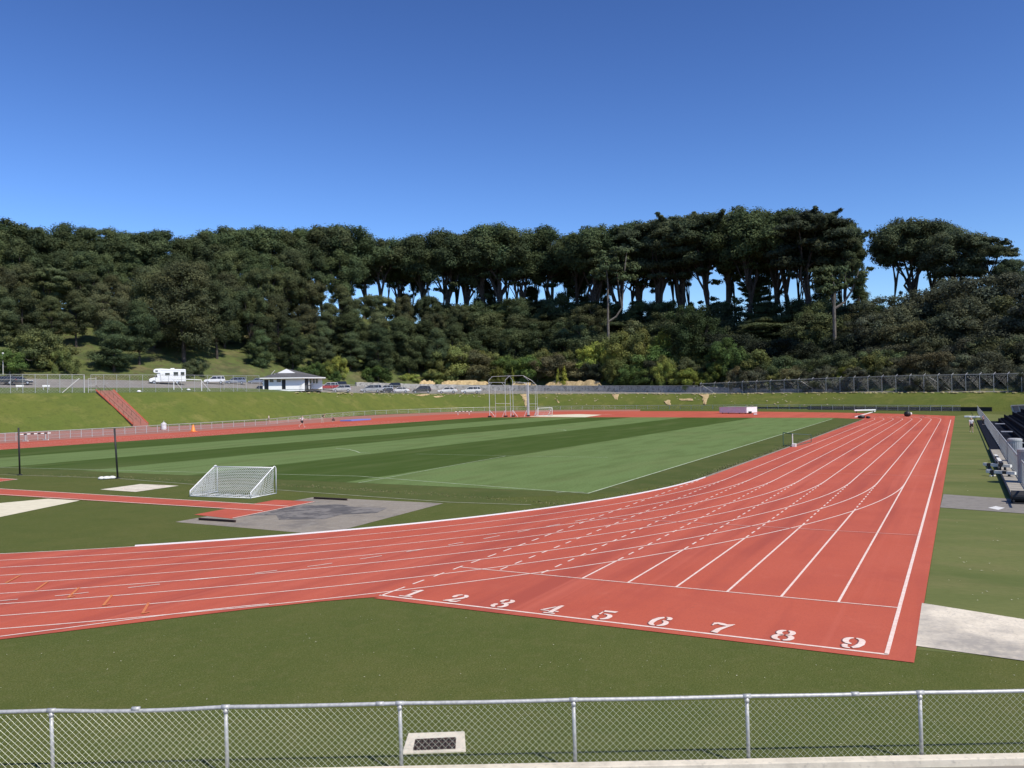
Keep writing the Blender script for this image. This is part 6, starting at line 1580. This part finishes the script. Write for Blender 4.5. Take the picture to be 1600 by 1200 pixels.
# shrubs at the foot of the slope
SH = [(40, 516, 64, .12, (.125, .142, .055), 'wide olive shrub at the far left on the grass slope'), (88, 524, 50, .14, (.13, .145, .058), 'olive shrub right of the wide far left shrub'), (15, 546, 44, .05, GREEN, 'dark green bush behind the lamp post'), (103, 545, 34, .06, OLIVE, 'small rounded shrub on the left grass slope'), (300, 562, 36, .05, PINE_OL, 'low bush under the pines right of the campervan'),
      (478, 574, 44, .06, GREEN, 'green bush behind the clubhouse roof'), (498, 566, 26, .08, GREEN, 'upright green bush right of the clubhouse roof'), (529, 557, 26, .09, LIME, 'yellow green bush behind the red car'), (516, 564, 24, .08, LIME, 'small lime bush left of the yellow green bush'), (524, 578, 20, .03, GREEN, 'small dark bush just above the black car'), (592, 572, 44, .06, GREEN, 'green bush behind the silver blue off roader'),
      (715, 543, 70, .16, OLIVE, 'wide olive shrub above the white parked sedan'), (690, 556, 46, .10, OLIVE, 'olive shrub at left edge of the shrub bank'), (752, 548, 60, .15, BROWN, 'brownish shrub above the right end of the car row'), (776, 574, 26, .04, (.16, .17, .04), 'yellow green bush left of the throwing cage top'), (735, 566, 50, .06, BROWN, 'low brown shrub over the white wagon'),
      (801, 573, 7, .04, YEL, 'narrow yellow cypress inside the throwing cage outline'), (800, 556, 46, .12, GREEN, 'green shrub directly above the throwing cage'), (838, 556, 56, .12, GREEN, 'bright green shrub right of the throwing cage'), (870, 554, 60, .13, BROWN, 'dark brownish shrub above the clay cut'), (872, 574, 8, .04, YEL, 'narrow yellow cypress, left of the pair by the clay cut'), (882, 570, 11, .04, YEL, 'taller yellow cypress, right of the pair by the clay cut'),
      (905, 560, 50, .10, BROWN, 'dull shrub over the clay cut middle'), (932, 566, 48, .07, (.05, .06, .035), 'dark shrub at the right end of the clay cut'), (955, 548, 14, .12, LIME, 'upright lime shrub above the right clay cut'), (946, 549, 14, .13, LIME, 'upright lime shrub left of its taller twin'), (962, 558, 40, .09, OLIVE, 'olive shrub below the upright lime pair'),
      (985, 520, 82, .30, OLIVE, 'large pale olive shrub mass below the pale trunk'), (1014, 516, 60, .28, OLIVE, 'rounded olive shrub right of the large pale mass'), (1042, 518, 44, .26, LIME, 'sunlit lime topped shrub below the ridge pines'), (998, 556, 50, .12, GREEN, 'green shrub in the middle of the shrub bank'), (1026, 560, 44, .10, (.06, .07, .035), 'dark shrub left of the bright lime shrubs'), (1042, 564, 36, .07, LIME, 'bright lime shrub at left of a group'), (1062, 572, 36, .05, LIME, 'bright lime shrub in middle of the group'), (1084, 576, 36, .05, LIME, 'bright lime shrub at right of the group'),
      (980, 572, 44, .05, GREEN, 'green shrub near the end of the stone wall'), (1010, 574, 40, .05, GREEN, 'small leafy shrub over the stone wall end'), (1160, 545, 46, .10, GREEN, 'green shrub above the grey mat cover'), (1182, 548, 50, .12, OLIVE, 'olive shrub right of the green shrub behind the fence'), (1150, 574, 36, .04, BROWN, 'low brown bush behind the fence over the mat cover'), (1236, 574, 46, .05, BROWN, 'brownish bush behind the fence left of the small clay heap'),
      (1216, 584, 34, .03, OLIVE, 'low olive bush behind the fence'), (1270, 588, 34, .03, BROWN, 'low brown scrub at the small clay heap'), (1316, 572, 36, .06, LIME, 'yellow green bush behind the fence below the gap'), (1332, 582, 24, .04, OLIVE, 'small olive bush right of the yellow green one'), (1358, 553, 56, .10, OLIVE, 'sunlit olive tree shaped shrub behind the fence'), (1294, 586, 30, .04, GREEN, 'small green bush left of the yellow green one')]
for x, yt, wpx, fr, c, lb in SH:
    if fr < .14 and (842 < x < 948 or 652 < x < 684 or 694 < x < 768) and wpx > 14: fr = .15
    n4 = node_pts(x); D = n4[3][0]+max(1.2, (n4[4][0]-n4[3][0])*fr)
    plant('C0' if wpx < 13 else rt.choice(['S0', 'S1', 'S2', 'S3']), x, D, yt, lb, 'shrub', 'shrub' if wpx >= 13 else 'golden_cypress', None, vary(c, .1), wpx=wpx*1.08, sink=.5)
# the bare pale pine and dead limb in front of the wood
def bare_pine(x, fr, ytop, label, fork):
    n4 = node_pts(x); D = n4[3][0]+(n4[4][0]-n4[3][0])*fr; p = spot(x, D); h = at(x, ytop, D).z-p.z
    t = thing('pale_trunk_pine', label, 'tree', (p.x, p.y, p.z-.3)); rs = np.random.RandomState(int(x)); mb = MB()
    right = Vector((_r[0], _r[1], 0)); f_ = h*fork
    mb.tube([Vector((0, 0, -.5)), Vector((0, 0, f_*.5)), Vector((0, 0, f_))], [.55, .46, .42], 7)
    mb.tube([Vector((0, 0, f_)), right*.2+Vector((0, 0, f_+(h-f_)*.5)), right*-.4+Vector((0, 0, h*.93))], [.36, .26, .10], 6)
    mb.tube([Vector((0, 0, f_)), right*2.6+Vector((0, 0, f_+1.6)), right*4.6+Vector((0, 0, f_+4.5)), right*6+Vector((0, 0, h*.86)), right*6.6+Vector((0, 0, h*.96))], [.34, .30, .26, .2, .08], 6)
    mb.tube([right*4.6+Vector((0, 0, f_+4.5)), right*3.2+Vector((0, 0, h*.8)), right*3+Vector((0, 0, h*.95))], [.2, .15, .06], 5)
    mb.build('trunk', M['barkpale'], t)
    pads = []
    for i in range(34):
        q = right*rs.uniform(-5, 9)+Vector((_f[0], _f[1], 0))*rs.uniform(-3, 3); r_ = rs.uniform(1.0, 1.9); pads.append(((q.x, q.y, h*rs.uniform(.74, 1.0)), (r_*1.2, r_*1.2, r_*.55)))
    c = bpy.data.objects.new('crown', leaf_mesh('crown', pads, 110, .5, rs, M['needle'])); COL.objects.link(c); c.parent = t; c.color = (*PINE, 1)
bare_pine(952, .34, 385, 'pine with pale forked bare trunk in front of the dark evergreens', .38)
bare_pine(1306, .40, 415, 'pine with tall straight pale trunk left of the skyline gap', .55)

# rough grass along the kerb of the pitch
rg = random.Random(21)
mb = MB()
def tufts(n_, fn, hmin, hmax):
    for i in range(n_):
        p = fn(); 
        for k in range(4):
            an = rg.uniform(0, 6.28); h = rg.uniform(hmin, hmax); w_ = h*.22; lx, ly_ = rg.uniform(-.5, .5)*h, rg.uniform(-.5, .5)*h
            x, y = p[0]+rg.uniform(-.06, .06), p[1]+rg.uniform(-.06, .06)
            mb.add([(x-w_*math.cos(an), y-w_*math.sin(an), .004), (x+w_*math.cos(an), y+w_*math.sin(an), .004), (x+lx, y+ly_, h)], [(0, 1, 2)])
def kerbside():
    u = 45+85*rg.random()**1.2; return (u, KV+.16+abs(rg.gauss(0, .28))+(u > 60)*.12)
def bendside():
    a = R(rg.uniform(243, 270)); r_ = RB-.15-abs(rg.gauss(0, .25)); return (U0+r_*math.cos(a), CV+r_*math.sin(a))
def edgeside():
    t = rg.random(); p = gp(0+870*t, 742+47.3*t-6*math.sin(math.pi*t)); return (p.x+.05+abs(rg.gauss(0, .5)), p.y)
tufts(1700, kerbside, .03, .09); tufts(350, bendside, .03, .07); tufts(600, edgeside, .03, .07)
o = stuff(mb.build('rough_grass', simple('rough_dry_grass', (.13, .135, .045), .9, noise=(.24, .21, .10), nscale=.8))); tag(o, 'rough grass tufts along the kerb and edge of the football pitch', 'grass')
